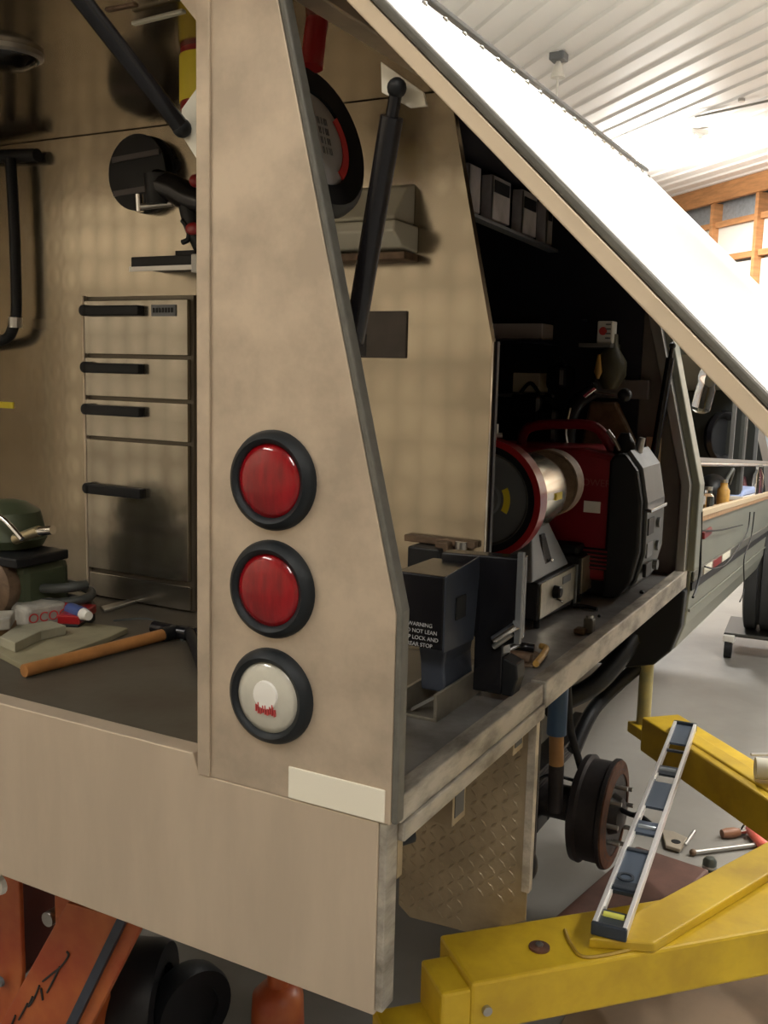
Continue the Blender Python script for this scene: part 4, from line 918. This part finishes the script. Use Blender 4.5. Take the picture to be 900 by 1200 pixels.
# ---------------- spirit level lying flat across the two arms
LA0 = at(713, 1093, 2, ZA+.036); LB0 = at(803, 850, 2, ZF+.014)
ld = (LB0-LA0).normalized(); lw = (ld.cross(Vector((0, 0, 1)))).normalized(); lh = lw.cross(ld).normalized()
if lh.z < 0: lh = -lh
LL = (LB0-LA0).length
lv = thing('spirit_level', 'long silver spirit level with blue web lying across the yellow lift arms', 'spirit level', LA0)
def lbox(name, s0, s1, w0, w1, h0, h1, m_, bev=.0):
    q = [LA0+ld*s0+lw*w0+lh*h0, LA0+ld*s0+lw*w1+lh*h0, LA0+ld*s0+lw*w1+lh*h1, LA0+ld*s0+lw*w0+lh*h1]
    return MB().prism(q, ld*(s1-s0)).build(name, m_, lv, bevel=bev)
silver = mat('level_silver', (.80, .80, .80), .35, .3)
slate = mat('slate_blue', (.09, .12, .17), .3, .4)
for s in (-1, 1):
    r_ = lbox('edge_rail', .008, LL-.006, s*.0285-.0045, s*.0285+.0045, -.012, .012, silver, .001)
dkslate = mat('dark_end_cap', (.03, .04, .055), .1, .4)
lbox('end_cap', 0, .01, -.034, .034, -.013, .013, dkslate, .003); lbox('end_cap', LL-.01, LL, -.034, .034, -.013, .013, dkslate, .003)
for a_, b_ in ((.01, .05), (.065, .075), (.155, .20), (.20, .345), (.435, .50), (.585, .745), (.80, .86), (.98, .99), (1.04, LL-.01)):
    lbox('web', a_, b_, -.024, .024, -.003, .003, slate if b_-a_ > .06 else dkslate)
for a_ in (.055, .465, .83):
    q = LA0+ld*a_
    MB().cyl(q-lw*.02+lh*.003, q+lw*.02+lh*.003, .007, 12).build('bubble_vial', mat('vial_yellow', (.75, .75, .15), 0, .15) if a_ < .1 else mat('vial_clear', (.4, .45, .5), .2, .1), lv, sm=40)
MB().ring([(.012, -.006), (.018, -.006), (.018, .006), (.012, .006)], LA0+ld*.215-lw*.005, lh, 20).build('vial_ring', dkslate, lv, sm=40)
for a_ in (.16, .335): lbox('cross_bar', a_, a_+.012, -.024, .024, -.008, .008, dkslate, .002)
for s0, s1 in ((.08, .15), (.35, .43), (.505, .58), (.75, .795)): lbox('inner_lip', s0, s1, -.024, -.020, -.004, .006, silver)

# ---------------- floor items at right
def fz(px, py, z=0): return at(px, py, 2, z)
c = fz(790, 986)
t = thing('steel_plate_fitting', 'bent steel plate fitting with holes lying on the concrete', 'fitting', c)
pts = [fz(778, 984, .01), fz(775, 974, .01), (fz(790, 970, .03)), fz(806, 984, .01), fz(797, 998, .01), fz(780, 993, .01)]
mb = MB(); mb.prism([Vector((p.x, p.y, .006)) for p in pts], (0, 0, .012)).build('plate', mat('dusty_steel', (.42, .37, .30), .4, .5, noise=.2), t, bevel=.003)
q = fz(792, 986, .019); MB().lathe([(.016, 0), (.016, .001)], (q.x, q.y, .018), (0, 0, 1), 12).build('bolt_hole', black, t)
q = fz(775, 978, 0); MB().cyl((q.x-.01, q.y, .02), (q.x-.06, q.y-.01, .02), .018, 12).build('nut', grey, t, sm=40)
a, b = fz(803, 990, .03), fz(814, 974, .05); MB().cyl(a, b, .006, 8).build('pin', steel, t)
a, b = fz(846, 977, .018), fz(866, 975, .018)
t = thing('wooden_handled_scraper', 'short brown wooden handled tool on the floor beside the yellow brace', 'scraper', zb(a, 0))
MB().lathe([(.014, 0), (.018, .02), (.018, (b-a).length*.7), (.013, (b-a).length)], a, b-a, 14).build('handle', mat('brown_wood', (.24, .11, .06), 0, .5), t, sm=40)
MB().cyl(b, b+(b-a).normalized()*.02, .014, 12).build('ferrule', chrome, t, sm=40)
MB().cyl(b+(b-a).normalized()*.02, b+(b-a).normalized()*.09, .006, 8).build('shank', steel, t)
a, b, c = fz(812, 999, .012), fz(885, 990, .012), fz(900, 984, .02)
t = thing('red_handled_bar', 'long steel bar with a coral red grip on the concrete', 'tool', zb(a, 0))
MB().cyl(a, b, .008, 10).build('bar', steel, t, sm=40)
MB().ball(a, .012).build('tip', scuff, t)
MB().tube([fz(880, 972, .02), fz(888, 982, .025), fz(896, 990, .02), fz(910, 985, .02)], .02, 10).build('coral_grip', tape_m, t, sm=50)
MB().tube([fz(868, 974, .02), fz(873, 966, .05), fz(884, 970, .03)], .003, 6).build('wire_loop', black, t, sm=50)
q = fz(831, 1020, 0)
t = thing('socket_piece', 'small dark steel socket on the floor by the yellow brace', 'socket', q)
MB().lathe([(.016, .0), (.022, .008), (.022, .034), (.014, .044), (.008, .045)], q, (0, 0, 1), 16).build('socket_body', mat('gunmetal', (.09, .10, .09), .6, .35), t, sm=40)
MB().ring([(.0225, .012), (.024, .016), (.0225, .02)], q, (0, 0, 1), 16).build('band', steel, t, sm=40)
# reddish brown plank on the floor beyond the near arm
a, b = at(612, 1110, 2, .06), at(738, 1000, 2, .06)
dd = (b-a).normalized(); sd = Vector((dd.y, -dd.x, 0))
t = MB().prism([zb(a, 0), zb(a+sd*.24, 0), zb(a+sd*.24, .07), zb(a, .07)], (b-a)+dd*.05).build('wooden_block', mat('red_brown_wood', (.12, .055, .04), 0, .65, noise=.4, nscale=7), bevel=.01, label='reddish brown timber on the floor under the lowered end of the level', category='timber')
# brown dusty mat below the arm
MB().prism([zb(at(*p, 2, 0), 0) for p in ((700, 1130), (910, 1050), (960, 1140), (960, 1300), (600, 1300))], (0, 0, .012)).build('cardboard_mat', mat('brown_card', (.26, .18, .11), 0, .7, noise=.3, nscale=3), bevel=.003, label='dusty brown cardboard mat under the near yellow arm', category='mat')
# tyre on a dolly beyond the cab
q = fz(843, 772)
dc = Vector((.02, 5.15, 0))
q1 = fz(845, 772); q2 = fz(905, 780)
dd = (q2-q1).normalized(); dn_ = Vector((-dd.y, dd.x, 0))
if dn_.y < 0: dn_ = -dn_
t = thing('tyre_dolly', 'low wheeled dolly with white caster beyond the cab', 'dolly', q1)
MB().prism([zb(q1+dn_*.06, .12), zb(q1+dn_*.5, .12), zb(q1+dn_*.5, .14), zb(q1+dn_*.06, .14)], dd*1.0).build('platform', mat('dolly_grey', (.05, .05, .045), .2, .5), t, bevel=.006)
for k, s in ((0, .03), (1, .9)):
    qq = q1+dd*s+dn_*.05
    MB().cyl(zb(qq, .05)-dd*.02, zb(qq, .05)+dd*.02, .05, 20).build('caster_wheel', black, t, sm=40)
    MB().box(qq.x-.03, qq.x+.03, qq.y-.02, qq.y+.04, .09, .13).build('caster_fork', white, t, bevel=.004)
tc_ = q1+dd*.48+dn_*.28
t = thing('ribbed_tyre', 'wide black tyre with vertical tread ribs standing on the dolly', 'tyre', zb(tc_, .16))
pr = [(.20, -.38), (.33, -.39)]
for k in range(9):
    s = -.38+.085*k; pr += [(.37, s), (.37, s+.06), (.345, s+.064), (.345, s+.08)]
pr += [(.33, .39), (.20, .38)]
MB().ring(pr, zb(tc_, .14+.37), dd, 56).build('tread', mat('tyre_rubber', (.028, .03, .032), 0, .6), t, sm=35)
MB().lathe([(.2, -.2), (.06, -.18), (.06, .18), (.2, .2)], zb(tc_, .14+.37), dd, 24).build('rim', grey, t, sm=35)

# ---------------- under the bumper at left
# orange jack stand
t = thing('orange_axle_stand', 'orange steel axle stand with black script under the bumper', 'axle stand', (-.75, .25, 0))
y_ = .22
def pq_(px, py, y=y_): return at(px, py, 1, y)
MB().prism([pq_(78, 1058), pq_(168, 1082), pq_(90, 1235), pq_(-20, 1235)], (0, .012, 0)).build('front_leg_plate', orange, t, bevel=.003)
MB().prism([pq_(-30, 1020, y_+.05), pq_(22, 1030, y_+.05), pq_(26, 1140, y_+.05), pq_(15, 1235, y_+.05), pq_(-30, 1235, y_+.05)], (0, .012, 0)).build('left_leg_plate', orange, t, bevel=.003)
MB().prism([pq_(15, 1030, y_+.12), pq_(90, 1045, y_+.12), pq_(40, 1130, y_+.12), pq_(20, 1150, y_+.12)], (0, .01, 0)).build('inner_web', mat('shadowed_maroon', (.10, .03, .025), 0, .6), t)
MB().prism([pq_(140, 1070, y_-.01), pq_(150, 1073, y_-.01), pq_(72, 1235, y_-.01), pq_(60, 1235, y_-.01)], (0, .01, 0)).build('slot', navy, t)
q = pq_(55, 1078, y_+.08); MB().cyl(q, q+Vector((0, .04, 0)), .016, 16).build('pin', steel, t, sm=40)
q = pq_(1, 1150, y_+.04); MB().lathe([(.012, 0), (.010, -.006)], q, (0, 1, 0), 16).build('bolt_head', grey, t)
# ratchet post and foot so the stand meets the floor
MB().box(-.95, -.87, .30, .38, .02, .66).build('ratchet_post', orange, t, bevel=.004)
MB().box(-1.05, -.72, .20, .50, 0, .03).build('foot', orange, t, bevel=.004)
sc_pts = [[(78, 1115), (80, 1120), (72, 1132), (60, 1142), (50, 1150)], [(70, 1133), (62, 1150), (55, 1163)], [(46, 1155), (40, 1170), (33, 1180), (38, 1168)], [(48, 1158), (50, 1172)], [(32, 1176), (26, 1188), (30, 1180), (22, 1195)], [(18, 1190), (12, 1205)]]
for s_ in sc_pts:
    MB().tube([pq_(a_, b_, y_-.002) for a_, b_ in s_], .0022, 6).build('black_script', textk, t, sm=50)
q = pq_(0, 1040, .12); MB().lathe([(.02, 0), (.018, -.01)], at(0, 1036, 1, .1), (0, 1, 0), 16).build('white_washer', white, t)
# dark wheels and rusty jack on the floor
def tyre(px, py, r, w_, axd, nm, lab):
    q = fz(px, py); c_ = Vector((q.x, q.y, r)); t = thing(nm, lab, 'wheel', q)
    MB().ring([(r*.6, -w_), (r*.95, -w_), (r, -w_*.6), (r, w_*.6), (r*.95, w_), (r*.6, w_)], c_, axd, 36).build('tread', black, t, sm=40)
    MB().lathe([(r*.62, -w_*.6), (r*.2, -w_*.5), (r*.2, w_*.5), (r*.62, w_*.6)], c_, axd, 24).build('hub', black, t, sm=40)
tyre(168, 1230, .13, .05, (.9, .4, 0), 'small_black_wheel', 'small black wheel standing next to the orange stand')
tyre(222, 1225, .10, .03, (.9, -.3, 0), 'small_black_wheel', 'smaller black wheel standing right of the other one')
q = fz(325, 1240)
t = thing('bottle_jack', 'rusty orange bottle jack on the floor under the bumper', 'jack', q)
MB().box(q.x-.10, q.x+.10, q.y-.08, q.y+.08, 0, .03).build('base', rust, t, bevel=.006)
MB().lathe([(.06, .03), (.062, .05), (.058, .16), (.04, .18), (.025, .185), (.025, .25)], q, (0, 0, 1), 24).build('cylinder', orange, t, sm=40)
MB().lathe([(.03, .25), (.045, .255), (.045, .27), (.03, .275)], q, (0, 0, 1), 16).build('saddle', rust, t, sm=40)
MB().tube([q+Vector((.05, -.02, .08)), q+Vector((.10, -.03, .11)), q+Vector((.14, -.04, .10))], .014).build('handle_socket', rust, t, sm=50)
